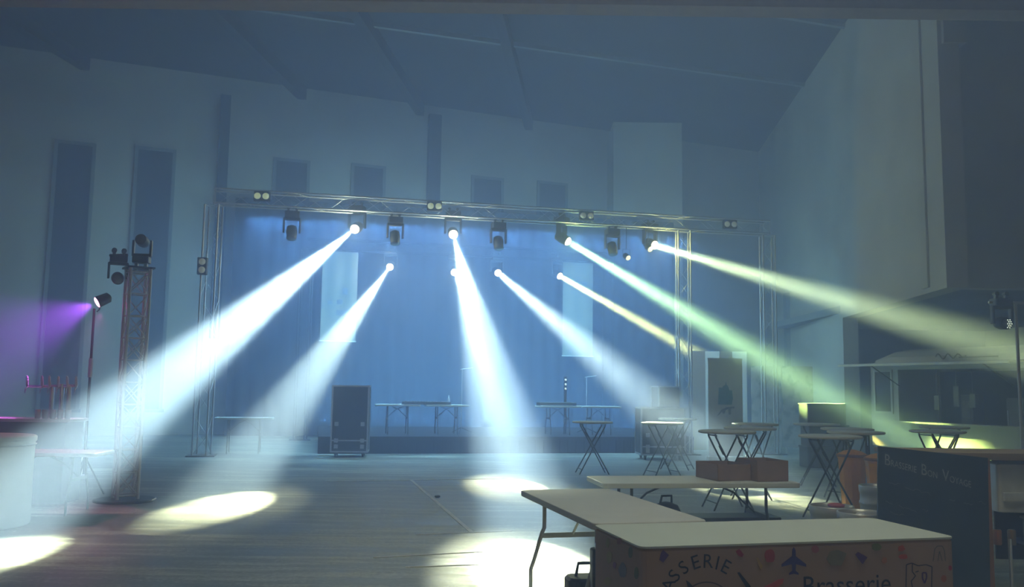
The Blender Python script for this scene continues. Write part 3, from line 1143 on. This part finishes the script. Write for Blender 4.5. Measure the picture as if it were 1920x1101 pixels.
def decal(name, pts, color, face=face_pt, nrm=(0, -1, 0)):
    m = mat('print_%02d%02d%02d' % tuple(int(c * 99) for c in color), color, 0.85, 0, 0.1, 20)
    P = [face(x, y, 0.002) for x, y in pts]
    # keep the winding facing outward
    area = sum(P[i].x * P[(i + 1) % len(P)].z - P[(i + 1) % len(P)].x * P[i].z for i in range(len(P)))
    if nrm == (0, -1, 0) and area < 0:
        P.reverse()
    MB().poly(P, nrm, 0.0015).build(name, m, cov)


def ring(cx, cy, r0, r1, a0, a1, n=20):
    o = [(cx + r1 * math.sin(math.radians(a0 + (a1 - a0) * i / n)), cy - r1 * math.cos(math.radians(a0 + (a1 - a0) * i / n))) for i in range(n + 1)]
    i_ = [(cx + r0 * math.sin(math.radians(a1 - (a1 - a0) * i / n)), cy - r0 * math.cos(math.radians(a1 - (a1 - a0) * i / n))) for i in range(n + 1)]
    return o + i_


def blob(cx, cy, rx, ry, n=14, jag=0.12):
    rr = random.Random(int(cx * 7 + cy))
    return [(cx + rx * (1 + rr.uniform(-jag, jag)) * math.cos(2 * PI * i / n), cy + ry * (1 + rr.uniform(-jag, jag)) * math.sin(2 * PI * i / n)) for i in range(n)]


decal('printed_stroke', [(1382, 1074), (1386, 1073), (1407, 1099), (1407, 1106), (1401, 1106)], (0.012, 0.010, 0.010))
decal('printed_stroke', [(1286, 1088), (1291, 1091), (1305, 1106), (1296, 1106), (1289, 1100)], (0.012, 0.010, 0.010))
decal('printed_ring', ring(1325, 1140, 47, 49.5, -60, 60), (0.10, 0.06, 0.035))
decal('printed_diamond', [(1243, 1031), (1254, 1041), (1243, 1055), (1236, 1050), (1239, 1037)], (0.10, 0.035, 0.16))
plane_pts = [(0, -29), (3, -24), (3.5, -12), (23, 3), (23, 8), (4, 3), (3, 15), (9, 20), (9, 23), (0, 21), (-9, 23), (-9, 20), (-3, 15), (-4, 3), (-23, 8), (-23, 3), (-3.5, -12), (-3, -24)]
decal('printed_airplane', [(1488 + x, 1055 + y) for x, y in plane_pts], (0.05, 0.03, 0.16))
decal('printed_icon', [(1379, 1034), (1386, 1029), (1394, 1040), (1391, 1045), (1384, 1042)], (0.33, 0.035, 0.06))
decal('printed_icon', blob(1443, 1042, 10, 13), (0.40, 0.06, 0.045))
decal('printed_icon', [(1417, 1047), (1420, 1045), (1430, 1062), (1426, 1069)], (0.40, 0.26, 0.06))
decal('printed_icon', [(1446, 1094), (1458, 1087), (1469, 1085), (1467, 1094), (1456, 1102), (1440, 1106), (1432, 1100)], (0.50, 0.07, 0.03))
decal('printed_icon', blob(1528, 1030, 7, 7), (0.36, 0.10, 0.07))
decal('printed_ticket', [(1549, 1048), (1556, 1034), (1570, 1031), (1587, 1038), (1577, 1061), (1557, 1060)], (0.23, 0.21, 0.13))
decal('printed_ticket', [(1603, 1040), (1608, 1035), (1626, 1045), (1617, 1058), (1614, 1055)], (0.10, 0.035, 0.15))
decal('printed_icon', blob(1643, 1026, 9, 7), (0.17, 0.19, 0.05))
decal('printed_icon', [(1684, 1025), (1692, 1022), (1697, 1030), (1691, 1034), (1684, 1033)], (0.48, 0.10, 0.03))
decal('printed_icon', blob(1693, 1044, 8, 5), (0.52, 0.10, 0.02))
decal('printed_icon', blob(1658, 1051, 5, 6), (0.42, 0.17, 0.06))
decal('printed_icon', blob(1769, 1085, 5, 7), (0.42, 0.14, 0.03))
decal('printed_icon', blob(1781, 1065, 3, 5), (0.45, 0.04, 0.04))


def frame(pts, w):
    """outline strokes of width w along pts as thin quads"""
    for (a, b) in zip(pts[:-1], pts[1:]):
        dx, dy = b[0] - a[0], b[1] - a[1]
        l = math.hypot(dx, dy) or 1
        nx, ny = -dy / l * w / 2, dx / l * w / 2
        yield [(a[0] + nx, a[1] + ny), (b[0] + nx, b[1] + ny), (b[0] - nx, b[1] - ny), (a[0] - nx, a[1] - ny)]


def outline(name, strokes, w, color):
    m = mat('print_%02d%02d%02d' % tuple(int(c * 99) for c in color), color, 0.85, 0, 0.1, 20)
    mb = MB()
    for st_ in strokes:
        for q in frame(st_, w):
            P = [face_pt(x, y, 0.0025) for x, y in q]
            area = sum(P[i].x * P[(i + 1) % 4].z - P[(i + 1) % 4].x * P[i].z for i in range(4))
            if area < 0:
                P.reverse()
            mb.add(P, [(0, 1, 2, 3)])
    mb.build(name, m, cov)


outline('printed_map', [[(1698, 1110), (1699, 1059), (1709, 1056), (1721, 1061), (1736, 1059), (1747, 1063), (1746, 1110)],
                        [(1710, 1057), (1710, 1072), (1716, 1080), (1708, 1090), (1712, 1110)], [(1716, 1073), (1722, 1071)]], 2.0, (0.05, 0.03, 0.03))
outline('printed_pin', [[(1729, 1074), (1736, 1074), (1737, 1083), (1733, 1094), (1729, 1084), (1729, 1074)]], 3.0, (0.09, 0.03, 0.14))
outline('printed_arch', [[(1749, 1053), (1752, 1030), (1757, 1024), (1766, 1024), (1770, 1032), (1772, 1052)], [(1758, 1052), (1761, 1034), (1766, 1052)]], 1.4, (0.13, 0.12, 0.06))
outline('printed_sketch', [[(1552, 1052), (1560, 1040), (1570, 1044), (1577, 1052), (1566, 1058), (1558, 1050)], [(1560, 1034), (1584, 1042)]], 1.2, (0.10, 0.11, 0.08))
for (cx, cy_, rx, ry, col) in ((1140, 1018, 3, 9, (0.30, 0.26, 0.09)), (1162, 1015, 5, 6, (0.30, 0.13, 0.10)), (1183, 1036, 4, 11, (0.17, 0.20, 0.13)),
                               (1143, 1045, 5, 12, (0.36, 0.30, 0.12)), (1168, 1070, 7, 14, (0.19, 0.20, 0.20)), (1194, 1075, 4, 12, (0.16, 0.19, 0.08)),
                               (1140, 1090, 6, 8, (0.36, 0.28, 0.10)), (1153, 1060, 3, 6, (0.30, 0.15, 0.22))):
    P = [side_pt(x, y, 0.002) for x, y in blob(cx, cy_, rx, ry)]
    MB().poly(P, (-1, 0, 0), 0.0015).build('printed_icon', mat('print_%02d%02d%02d' % tuple(int(c * 99) for c in col), col, 0.85), cov)

# ------------------------------------------------------------------ kegs, orange bins
KEG = mat('keg_steel', (0.52, 0.53, 0.52), 0.38, 0.6, 0.1, 8)
KEGD = mat('keg_dark_top', (0.05, 0.05, 0.05), 0.6, 0.2, 0.2, 8)


def make_keg():
    r = thing('beer_keg', 'x', 'keg', (0, 0, 0), 0, 'kegs by the bar')
    MB().lathe([(0.17, 0.0), (0.19, 0.01), (0.192, 0.07), (0.183, 0.085), (0.183, 0.16), (0.193, 0.175), (0.193, 0.20), (0.183, 0.215), (0.183, 0.36), (0.193, 0.375), (0.193, 0.40), (0.183, 0.415), (0.183, 0.49),
                (0.192, 0.505), (0.196, 0.57), (0.19, 0.58), (0.178, 0.575), (0.176, 0.52)], n=36).build('body', KEG, r)
    MB().lathe([(0.175, 0.515), (0.12, 0.535), (0.02, 0.54)], n=30).build('top_plate', KEGD, r)
    MB().lathe([(0.035, 0.54), (0.035, 0.565), (0.02, 0.57)], n=14).build('valve', ALU, r)
    return r


keg0 = make_keg()
for i, (px, Z, lab) in enumerate(((1551, 8.12, 'steel keg at the end of the long folding table, a red cap on top'),
                                  (1613, 7.72, 'steel keg standing nearest the chalkboard'),
                                  (1646, 9.9, 'pale steel keg standing behind the bar, partly behind the chalkboard'))):
    k = keg0 if i == 0 else copy_tree(keg0)
    k.location = (at_depth(px, 950, Z).x + (0.04 if i == 0 else 0), Z, 0)
    k['label'] = lab
MB().lathe([(0.07, 0.57), (0.075, 0.59), (0.05, 0.6), (0.004, 0.6)], (0.03, -0.03, 0), n=20).build('cap', mat('red_cap', (0.35, 0.05, 0.06), 0.6), keg0)


ORG = mat('orange_plastic', (0.85, 0.36, 0.01), 0.55, 0, 0.12, 4)
for i, (px, Z, lab) in enumerate(((1599, 12.0, 'tall tapered orange bin behind the steel kegs'), (1652, 11.4, 'orange bin with a dark diagonal strap, half hidden by the chalkboard'))):
    x = at_depth(px, 900, Z).x
    r = thing('orange_bin', lab, 'bin', (x, Z, 0), 0.2 + 0.4 * i)
    MB().lathe([(0.135, 0.0), (0.14, 0.01), (0.185, 0.70), (0.20, 0.74), (0.195, 0.77), (0.12, 0.81), (0.03, 0.83), (0.004, 0.83)], n=10, smooth=False).build('body', ORG, r)
    MB().lathe([(0.198, 0.735), (0.205, 0.745), (0.205, 0.765), (0.197, 0.772)], n=20).build('rim', mat('dark_orange', (0.3, 0.10, 0.02), 0.6), r)
    if i:
        MB().tube([(-0.12, -0.2, 0.35), (0.10, -0.19, 0.70)], 0.018, 6).build('strap', BLACK, r)

# ------------------------------------------------------------------ bar counter at the right
WOOD = mat('bar_wood', (0.30, 0.22, 0.12), 0.5, 0, 0.2, 3, 0, stretch=(0.4, 6, 6))
WOODO = mat('orange_bar_post', (0.40, 0.17, 0.05), 0.6, 0, 0.15, 4)
bar = thing('bar_counter', 'long wooden bar counter running out of view behind the chalkboard', 'bar', (4.87, 7.75, 0))
MB().box((0, 0, 1.09), (3.15, 0.62, 0.035)).build('counter_top', WOOD, bar)
MB().box((0, -0.29, 1.062), (3.15, 0.03, 0.022)).build('edge_strip', WOOD, bar)
for xx in (-1.5, -0.88, 0.4, 1.5):
    for yy in (-0.25, 0.25):
        MB().box((xx, yy, 0.535), (0.06, 0.06, 1.07)).build('post', WOODO, bar)
MB().box((0.5, 0.24, 0.6), (2.1, 0.02, 0.9)).build('back_panel', mat('dark_board', (0.05, 0.045, 0.04), 0.8), bar)
MB().box((0.55, -0.01, 0.33), (2.0, 0.5, 0.03)).build('shelf', mat('dark_shelf', (0.14, 0.12, 0.08), 0.8), bar)
MB().box((0.55, -0.01, 0.60), (2.0, 0.46, 0.025)).build('shelf', mat('dark_shelf', (0.14, 0.12, 0.08), 0.8), bar)

STEEL = mat('crumpled_steel', (0.72, 0.74, 0.71), 0.32, 0.45, 0.15, 5, 0.6)
iw = thing('ice_bin', 'crumpled silver ice bin on the upper shelf of the bar', 'bin', (4.55, 7.70, 0.615))
MB().box((0, 0, 0.20), (0.9, 0.38, 0.40), bev=0.03).build('body', STEEL, iw)
MB().box((-0.04, -0.2, 0.13), (0.75, 0.03, 0.07), bev=0.01).build('lip', STEEL, iw)
MB().box((0.16, -0.205, 0.30), (0.22, 0.02, 0.15), bev=0.008).build('vent_plate', BLACK, iw)
tb = thing('plastic_tub', 'grey plastic tub on the lower shelf of the bar', 'tub', (4.62, 7.62, 0.345))
MB().box((0, 0, 0.10), (0.40, 0.30, 0.20), bev=0.05).build('body', mat('grey_plastic', (0.16, 0.18, 0.17), 0.5), tb)
MB().box((0, 0, 0.205), (0.43, 0.33, 0.02), bev=0.05).build('rim', mat('light_grey_plastic', (0.28, 0.30, 0.28), 0.5), tb)
for i, (xx, col, lab) in enumerate(((4.10, (0.45, 0.17, 0.03), 'orange can on the shelf right beside the chalkboard edge'), (4.22, (0.22, 0.15, 0.06), 'brown can standing right of the orange one on the shelf'))):
    r = thing('drink_can', lab, 'can', (xx, 7.55, 0.345))
    MB().lathe([(0.028, 0), (0.033, 0.008), (0.033, 0.115), (0.026, 0.125)], n=20).build('body', mat('can_%d' % i, col, 0.35, 0.5), r)
    MB().lathe([(0.026, 0.125), (0.024, 0.122), (0.004, 0.122)], n=16).build('lid', ALU, r)
p0 = V((4.12, 7.40, 0))
pp = thing('steel_pipe_stand', 'polished steel pipe standing in front of the bar shelf', 'pipe', p0)
MB().cyl((0, 0, 0.02), (0, 0, 0.42), 0.016, n=12).build('pipe', mat('chrome', (0.8, 0.8, 0.8), 0.15, 1.0), pp)
MB().cyl((0, 0, 0), (0, 0, 0.02), 0.06, n=16).build('base', BLACKM, pp)

# chalkboard leaning on the bar
TL, TR = at_depth(1646, 837, 7.36), at_depth(1851, 859, 7.36)
xd = (TR - TL).normalized()
W_ = (TR - TL).length
dn = V((-0.30, -0.13, -1.0))
dn = (dn - xd * dn.dot(xd)).normalized()
BH = (TL.z - 0.02) / -dn.z
R_ = Matrix((xd, xd.cross(dn), -dn)).transposed()      # local x right, y into the board, z up
if R_.determinant() < 0:
    R_ = Matrix((xd, dn.cross(xd), -dn)).transposed()
cb = thing('chalkboard', 'large tilted blue-black chalkboard with chalk lettering leaning on the bar', 'chalkboard', tuple(TL))
cb.rotation_euler = R_.to_euler()
FRONT = -1 if (R_ @ V((0, -1, 0))).y < 0 else 1
MB().box((W_ / 2, 0, -BH / 2), (W_, 0.02, BH)).build('board', mat('blue_black_slate', (0.025, 0.045, 0.065), 0.55, 0, 0.25, 3), cb)
ck = MB()
xx = 0.035


def chalk(mb, text, x, z, h, slope):
    vs, fs = glyphs(text)
    ys = [v[1] for v in vs]; xs = [v[0] for v in vs]
    k = h / (max(ys) - min(ys))
    out = []
    for vx, vy, _ in vs:
        a, b = (vx - min(xs)) * k * 0.72, (vy - min(ys)) * k
        out.append((x + a, FRONT * 0.0115, z + b - slope * a))
    mb.add(out, fs)
    return (max(xs) - min(xs)) * k * 0.72


SL = 0.16
X0 = 0.055
for text, h in (('B', 0.088), ('RASSERIE', 0.052), (' ', 0), ('B', 0.088), ('ON', 0.052), (' ', 0), ('V', 0.088), ('OYAGE', 0.052)):
    if h == 0:
        X0 += 0.035 if text == ' ' else 0
        continue
    wd = chalk(ck, text, X0, -0.135 - SL * X0, h, SL)
    X0 += wd + 0.006
ck.build('chalk_lettering', mat('chalk', (0.26, 0.28, 0.28), 0.95, 0, 0.3, 40), cb)
sc2 = MB()
rr = random.Random(4)
for (x, z, w) in ((0.09, -0.28, 0.10), (0.22, -0.31, 0.22), (0.06, -0.44, 0.08), (0.17, -0.47, 0.16), (0.36, -0.47, 0.07), (0.58, -0.37, 0.06), (0.70, -0.38, 0.09), (0.82, -0.36, 0.08), (0.10, -0.52, 0.12)):
    pts = []
    n = int(w / 0.012)
    for i in range(n):
        pts.append((x + i * 0.012, FRONT * 0.012, z - SL * i * 0.012 + rr.uniform(-0.011, 0.011)))
    sc2.tube(pts, 0.0016, 4)
tag(sc2.build('chalk_scribble', mat('faint_chalk', (0.17, 0.19, 0.20), 0.95), cb), kind='stuff')

# T-shaped lamp stand with an LED head, right edge
sp = at_depth(1915, 800, 13.0)
sd = thing('lamp_stand', 'slim white T-shaped lamp stand near the right edge of the view', 'stand', (sp.x, 13.0, 0))
hs = at_depth(1915, 568, 13.0).z
WST = mat('white_stand_steel', (0.72, 0.74, 0.74), 0.35, 0.2, 0.05, 10)
MB().cyl((0, 0, 0.15), (0, 0, hs), 0.022, n=12).build('pole', WST, sd)
MB().tube([(-0.40, 0, hs), (0.30, 0, hs)], 0.02, 8).build('crossbar', WST, sd)
for k in range(3):
    a = k * 2 * PI / 3 + 0.4
    MB().tube([(0, 0, 0.35), (0.5 * math.cos(a), 0.5 * math.sin(a), 0.02)], 0.015, 6).build('leg', BLACKM, sd)
lp = at_depth(1889, 607, 12.85)
DIM = emit_mat('dim_led_lens', (0.3, 0.4, 0.45), 0.05)
mh = moving_head(lp, V((7.3, 0, 1.0)), 'small moving head with a cluster of tiny white diodes on the T-shaped stand', (GLASS_OFF, [], None), s=0.72)
hd = [o for o in bpy.data.objects if o.parent == mh and o.name.startswith('head')][0]
ldir = mh.rotation_euler.to_matrix().inverted() @ (V((7.3, 0, 1.0)) - lp).normalized()
aa, bb, _ = basis(ldir)
dots = MB()
for (u, v) in ((0, 0), (0.03, 0.0), (-0.03, 0), (0.015, 0.03), (-0.015, 0.03), (0.015, -0.03), (-0.015, -0.03), (0, 0.058), (0, -0.058), (0.032, 0.055), (0.032, -0.055)):
    c = V((0, 0, -0.52 * 0.72)) + ldir * 0.205 + aa * u + bb * v
    dots.lathe([(0.009, 0.0), (0.006, 0.006), (0.001, 0.008)], c, ldir, 8)
tag(dots.build('diode', emit_mat('diode_white', (0.75, 0.95, 1.0), 1.2), hd), kind='stuff')

# ------------------------------------------------------------------ food truck in the annex opening
TE = V((0.366, -0.931, 0)).normalized()
ta = math.atan2(TE.y, TE.x)
TRK = mat('white_truck_paint', (0.62, 0.64, 0.63), 0.4, 0, 0.04, 2)
TRD = mat('truck_interior', (0.06, 0.065, 0.07), 0.8, 0, 0.2, 2)
tr = thing('food_truck', 'white vintage food truck with an open serving hatch parked in the side bay', 'food truck', (8.46, 19.4, 0), ta)
bx_ = MB()
X0_, X1_ = -0.75, 4.6
# shell around the hatch, x along the truck, y away from the hall
for (xa, xb, za, zb_, ya, yb) in ((X0_, 0.05, 0.45, 2.25, 0.0, 0.05), (X1_ - 0.3, X1_, 0.45, 2.25, 0.0, 0.05), (0.05, X1_ - 0.3, 0.45, 0.98, 0.0, 0.05), (0.05, X1_ - 0.3, 2.10, 2.25, 0.0, 0.05),
                                  (X0_, X1_, 0.45, 2.25, 1.95, 2.0), (X0_, X0_ + 0.05, 0.45, 2.25, 0.0, 2.0), (X1_ - 0.05, X1_, 0.45, 2.25, 0.0, 2.0), (X0_, X1_, 0.42, 0.47, 0.0, 2.0)):
    bx_.box(((xa + xb) / 2, (ya + yb) / 2, (za + zb_) / 2), (xb - xa, yb - ya, zb_ - za))
bx_.build('body', TRK, tr)
rf = MB()
prof = [(0.0, 2.25), (0.06, 2.38), (0.25, 2.50), (0.7, 2.57), (1.3, 2.57), (1.75, 2.50), (1.94, 2.38), (2.0, 2.25)]
xs = [X0_ + 0.12, X0_ + 0.5, X1_ - 0.3, X1_]
vs = []
for i, x in enumerate(xs):
    for (y, z) in prof:
        vs.append((x, y, 2.25 + (z - 2.25) * (0.55 if i in (0, 3) else 1.0)))
m_ = len(prof)
fs = [tuple(range(m_ - 1, -1, -1)), tuple(range(3 * m_, 4 * m_))]
for i in range(3):
    for j in range(m_):
        k = (j + 1) % m_
        fs.append((i * m_ + j, i * m_ + k, (i + 1) * m_ + k, (i + 1) * m_ + j))
rf.add(vs, fs).build('roof', TRK, tr)
sg = MB()
pts = []
for i in range(26):
    t = i / 25.0
    pts.append((1.1 + 0.75 * t, -0.01, 2.36 + 0.06 * math.sin(t * 19) * (1 - 0.4 * t)))
sg.tube(pts, 0.012, 5)
sg.box((2.1, 0.02, 2.33), (0.9, 0.02, 0.03))
sg.build('roof_script', mat('grey_script', (0.2, 0.22, 0.22), 0.7), tr)
fp = MB()
ang_ = 0.10
fp.box((1.4, -0.45, 2.20), (4.3, 0.95, 0.03))
fp.build('hatch_flap', mat('flap_grey', (0.35, 0.37, 0.37), 0.5), tr)
MB().box((1.4, -0.93, 2.18), (4.3, 0.025, 0.05)).build('flap_edge', mat('bright_edge', (0.80, 0.82, 0.80), 0.35, 0.2), tr)
for xx in (0.1, 2.9):
    MB().tube([(xx, -0.02, 1.75), (xx, -0.8, 2.17)], 0.012, 6).build('flap_strut', BLACKM, tr)
MB().box((2.2, -0.17, 0.985), (4.0, 0.34, 0.03), bev=0.02).build('serving_counter', mat('pale_counter', (0.66, 0.68, 0.64), 0.4), tr)
wf = MB()
for (cx, cz, w, h) in ((-0.62, 1.62, 0.05, 0.95), (-0.12, 1.62, 0.05, 0.95), (-0.37, 2.08, 0.55, 0.05), (-0.37, 1.16, 0.55, 0.05)):
    wf.box((cx, -0.015, cz), (w, 0.03, h))
wd_ = wf.build('cab_window', mat('window_seal', (0.7, 0.72, 0.72), 0.5), tr)
MB().box((-0.37, -0.004, 1.62), (0.46, 0.012, 0.88)).build('pane', PANE, wd_)
MB().box((1.9, 1.0, 0.5), (4.9, 1.85, 0.04)).box((1.9, 1.9, 1.3), (4.9, 0.04, 1.6)).build('interior_lining', TRD, tr)
for xx in (0.5, 3.6):
    for yy in (0.14, 1.86):
        MB().lathe([(0.30, -0.09), (0.34, -0.06), (0.34, 0.06), (0.30, 0.09)], (xx, yy, 0.34), (0, 1, 0), 26).build('wheel', BLACK, tr)
MB().box((1.9, 0.08, 0.3), (2.2, 0.03, 0.28)).build('side_skirt', DARKGREY, tr)


def in_truck(x, y, z):
    return V((8.46, 19.4, 0)) + Matrix.Rotation(ta, 3, 'Z') @ V((x, y, z))


PALE = mat('pale_item', (0.30, 0.31, 0.30), 0.6)
fr1 = thing('refrigerator', 'pale upright refrigerator inside the food truck hatch', 'refrigerator', in_truck(2.05, 1.3, 0.525), ta)
MB().box((0, 0, 0.50), (0.42, 0.5, 1.0), bev=0.03).build('cabinet', PALE, fr1)
MB().box((0.0, -0.262, 0.52), (0.38, 0.02, 0.9), bev=0.008).build('door', PALE, fr1)
MB().box((-0.15, -0.285, 0.6), (0.02, 0.02, 0.3)).build('handle', ALU, fr1)
for (x, y, z, w, h, col, nm, lab) in ((0.9, 1.2, 0.525, 0.3, 1.05, (0.2, 0.21, 0.21), 'steel_locker', 'narrow grey locker at the cab end inside the food truck'),
                                      (3.05, 0.6, 0.525, 0.28, 0.78, (0.32, 0.33, 0.31), 'coffee_machine', 'grey coffee machine inside the food truck, right of the refrigerator'),
                                      (3.5, 0.7, 0.525, 0.35, 0.85, (0.16, 0.05, 0.08), 'red_dispenser', 'dark red dispenser at the end of the food truck hatch')):
    o = thing(nm, lab, 'appliance', in_truck(x, y, z), ta)
    m2 = mat(nm + '_paint', col, 0.5)
    MB().box((0, 0, h / 2), (w, 0.35, h), bev=0.03).build('body', m2, o)
    MB().box((0, -0.18, h * 0.7), (w * 0.75, 0.02, h * 0.35), bev=0.01).build('front_panel', PALE, o)
for i, (x, z0, hgt) in enumerate(((1.25, 1.75, 0.42), (0.75, 1.55, 0.3), (1.65, 1.6, 0.28))):
    o = MB().box((0, 0, -hgt / 2), (0.13, 0.02, hgt), bev=0.008).tube([(0, 0, 0), (0, 0, 2.1 - z0)], 0.005, 5).build('hanging_towel', PALE)
    o.location = in_truck(x, 0.35, z0 + 0.0)
    o.rotation_euler = (0, 0, ta)
    tag(o, ('longest pale towel hanging inside the truck hatch', 'pale towel hanging nearest the truck cab window', 'short pale towel hanging nearest the refrigerator')[i], 'towel')

# ------------------------------------------------------------------ left side: tower with heads, purple lamp, counters
TX, TY = -5.20, 12.15
tw = thing('truss_tower', 'short free-standing truss tower on a dark round base at the left', 'truss', (TX, TY, 0), 0.62)
MB().lathe([(0.40, 0.0), (0.40, 0.025), (0.38, 0.03)], n=32).build('base_plate', BLACKM, tw)
hT = at_depth(262, 505, TY).z
for sx in (-1, 1):
    for sy in (-1, 1):
        MB().cyl((sx * 0.13, sy * 0.13, 0.03), (sx * 0.13, sy * 0.13, hT), 0.023, n=10).build('chord', ALU, tw)
lb = MB()
lattice(lb, (0, 0, 0.08), (0, 0, hT - 0.05), 0.26, 0.009, 0.30, cross=True)
tag(lb.build('bracing', ALU, tw), kind='stuff')
MB().box((0, 0, hT + 0.012), (0.36, 0.36, 0.024)).build('top_plate', BLACKM, tw)
p = at_depth(236, 470, TY)
moving_head(V((TX + 0.02, TY - 0.05, hT + 0.42)), V((-3.5, 0, 5)), 'dark moving head standing on top of the short truss tower', s=0.62, upright=True)
p = at_depth(221, 524, TY - 0.12)
MB().tube([(-0.13, 0.13, p.z + 0.36), (-0.13 - 0.19, 0.13 + 0.19, p.z + 0.36)], 0.02, 8).build('side_arm', BLACKM, tw)
moving_head(p, p + V((0.5, -1, -0.3)), 'dark moving head clamped to the stage-away side of the short truss tower', s=0.62)

lp = at_depth(182, 567, 12.5)
PUR = (0.62, 0.10, 1.0)
sdp = thing('lamp_tripod', 'thin black tripod carrying the purple lamp beside the truss tower', 'stand', (lp.x - 0.09, 12.62, 0))
MB().cyl((0, 0, 0.3), (0, 0, lp.z - 0.08), 0.018, n=10).build('pole', BLACKM, sdp)
MB().cyl((0, 0, 1.66), (0, 0, 1.93), 0.03, n=12).build('pale_sleeve', mat('pale_plastic', (0.6, 0.65, 0.66), 0.3), sdp)
for k in range(3):
    a = k * 2 * PI / 3 + 0.6
    MB().tube([(0, 0, 0.55), (0.28 * math.cos(a), 0.28 * math.sin(a), 0.01)], 0.012, 6).build('leg', BLACKM, sdp)
pr_ = thing('purple_par_lamp', 'small par lamp shining purple and pink left of the short truss tower', 'stage light', lp)
pd = V((-0.62, -0.45, -0.42)).normalized()
MB().lathe([(0.03, -0.20), (0.075, -0.17), (0.085, 0.0)], (0, 0, 0), pd, 18).build('can', BLACK, pr_)
ln_ = MB().lathe([(0.078, 0.0), (0.06, 0.012), (0.004, 0.018)], (0, 0, 0), pd, 18).build('lens', emit_mat('purple_lens', (0.95, 0.55, 1.0), 4.0), pr_)
MB().tube([(0.0, 0.02, -0.13), (-0.02, 0.12, -0.10), (0.0, 0.12, 0.0), (0.03, 0.08, 0.04)], 0.01, 6).build('bracket', BLACKM, pr_)
spot(pr_, pd * 0.05, pd, 1500, PUR, 75, 1.0, 0.03)
point(pr_, pd * 0.07 + V((0, -0.05, -0.02)), 2.5, (1.0, 0.10, 0.6), 0.02)

spot(pr_, V((0.03, 0.06, -0.12)), V((0.15, -0.75, -1)), 80, (1.0, 0.12, 0.5), 70, 1.0, 0.02)
# white bar counter at the left edge
WC = mat('white_counter_cloth', (0.62, 0.62, 0.54), 0.7, 0, 0.05, 2)
lc = thing('pop_up_counter', 'white banded pop-up counter cut off by the left edge of the view', 'counter', (-5.98, 9.95, 0))
lc.scale = (0.79, 0.79, 0.94)
pr2 = [(0.76, 0.0), (0.775, 0.02), (0.765, 0.5), (0.77, 0.96), (0.79, 0.985), (0.79, 1.03), (0.77, 1.045)]
MB().lathe(pr2, n=48).build('body', WC, lc)
for zz in (0.93, 0.99):
    MB().lathe([(0.772, zz), (0.79, zz + 0.004), (0.79, zz + 0.016), (0.774, zz + 0.02)], n=48).build('band', mat('counter_band', (0.42, 0.43, 0.38), 0.6), lc)

folding_table(-5.75, 11.0, 0, 1.5, 0.65, 0.74, 0.04, 'white folding table lit pink between the pop-up counter and the truss tower', WTOP)
bc = thing('drinks_counter', 'dark drinks counter with a pale top behind the pink-lit table', 'counter', (-7.0, 11.95, 0), 0.0)
MB().box((0, 0, 1.08), (2.4, 0.6, 0.04), bev=0.03).build('counter_top', WTOP, bc)
MB().box((0, 0, 0.53), (2.3, 0.5, 1.06)).build('body', mat('dark_counter_body', (0.10, 0.10, 0.12), 0.7), bc)
tp = thing('beer_tap_tower', 'tall beer tap tower with several handles on the drinks counter', 'beer tap', (-6.08, 11.95, 1.102))
CHR = mat('chrome', (0.8, 0.8, 0.8), 0.15, 1.0)
for xx, hh_ in ((-0.1, 0.42), (0.03, 0.46), (0.13, 0.44)):
    MB().cyl((xx, 0, 0), (xx, 0, hh_), 0.03, n=14).build('column', CHR, tp)
MB().tube([(-0.42, 0, 0.42), (0.24, 0, 0.44)], 0.02, 8).build('crossbar', CHR, tp)
for xx in (-0.42, -0.22, -0.12, 0.0, 0.12, 0.24):
    MB().lathe([(0.010, 0), (0.018, 0.02), (0.016, 0.13), (0.006, 0.15)], (xx, -0.04, 0.42), (0, -0.2, 1), 10).build('tap_handle', mat('pale_plastic', (0.6, 0.65, 0.66), 0.3), tp)
    MB().tube([(xx, -0.03, 0.41), (xx, -0.08, 0.39), (xx, -0.09, 0.33)], 0.01, 6).build('spout', CHR, tp)
for i in range(5):
    o = MB().lathe([(0.03, 0), (0.032, 0.01), (0.038, 0.12), (0.035, 0.12), (0.03, 0.02)], n=16).build('drinking_glass', mat('cloudy_glass', (0.55, 0.6, 0.62), 0.2))
    o.location = (-6.25 + 0.10 * i, 11.75, 1.102)
    tag(o, 'drinking glass in the row below the beer taps', 'glass', 'glasses below the beer taps')

# small dark stone on the floor
p = on_height(820, 933)
o = MB().lathe([(0.03, 0), (0.045, 0.012), (0.035, 0.03), (0.01, 0.036), (0.002, 0.036)], n=9, smooth=False).build('rubber_puck', BLACK)
o.location = p
tag(o, 'small dark puck lying alone on the open concrete floor', 'puck')

# ------------------------------------------------------------------ haze
hz = MB().box((0, 13, 5.7), (48, 58, 11.9)).build('haze', ALU)
hm = bpy.data.materials.new('stage_haze')
hm.use_nodes = True
nt = hm.node_tree
nt.nodes.remove(nt.nodes['Principled BSDF'])
vsn = nt.nodes.new('ShaderNodeVolumeScatter')
vsn.inputs['Color'].default_value = HAZE_COLOR + (1,)
vsn.inputs['Density'].default_value = HAZE_DENSITY
vsn.inputs['Anisotropy'].default_value = HAZE_G
nt.links.new(vsn.outputs[0], nt.nodes['Material Output'].inputs['Volume'])
hz.data.materials[0] = hm
tag(hz, 'thin blue stage haze filling the whole hall', 'haze', kind='stuff')
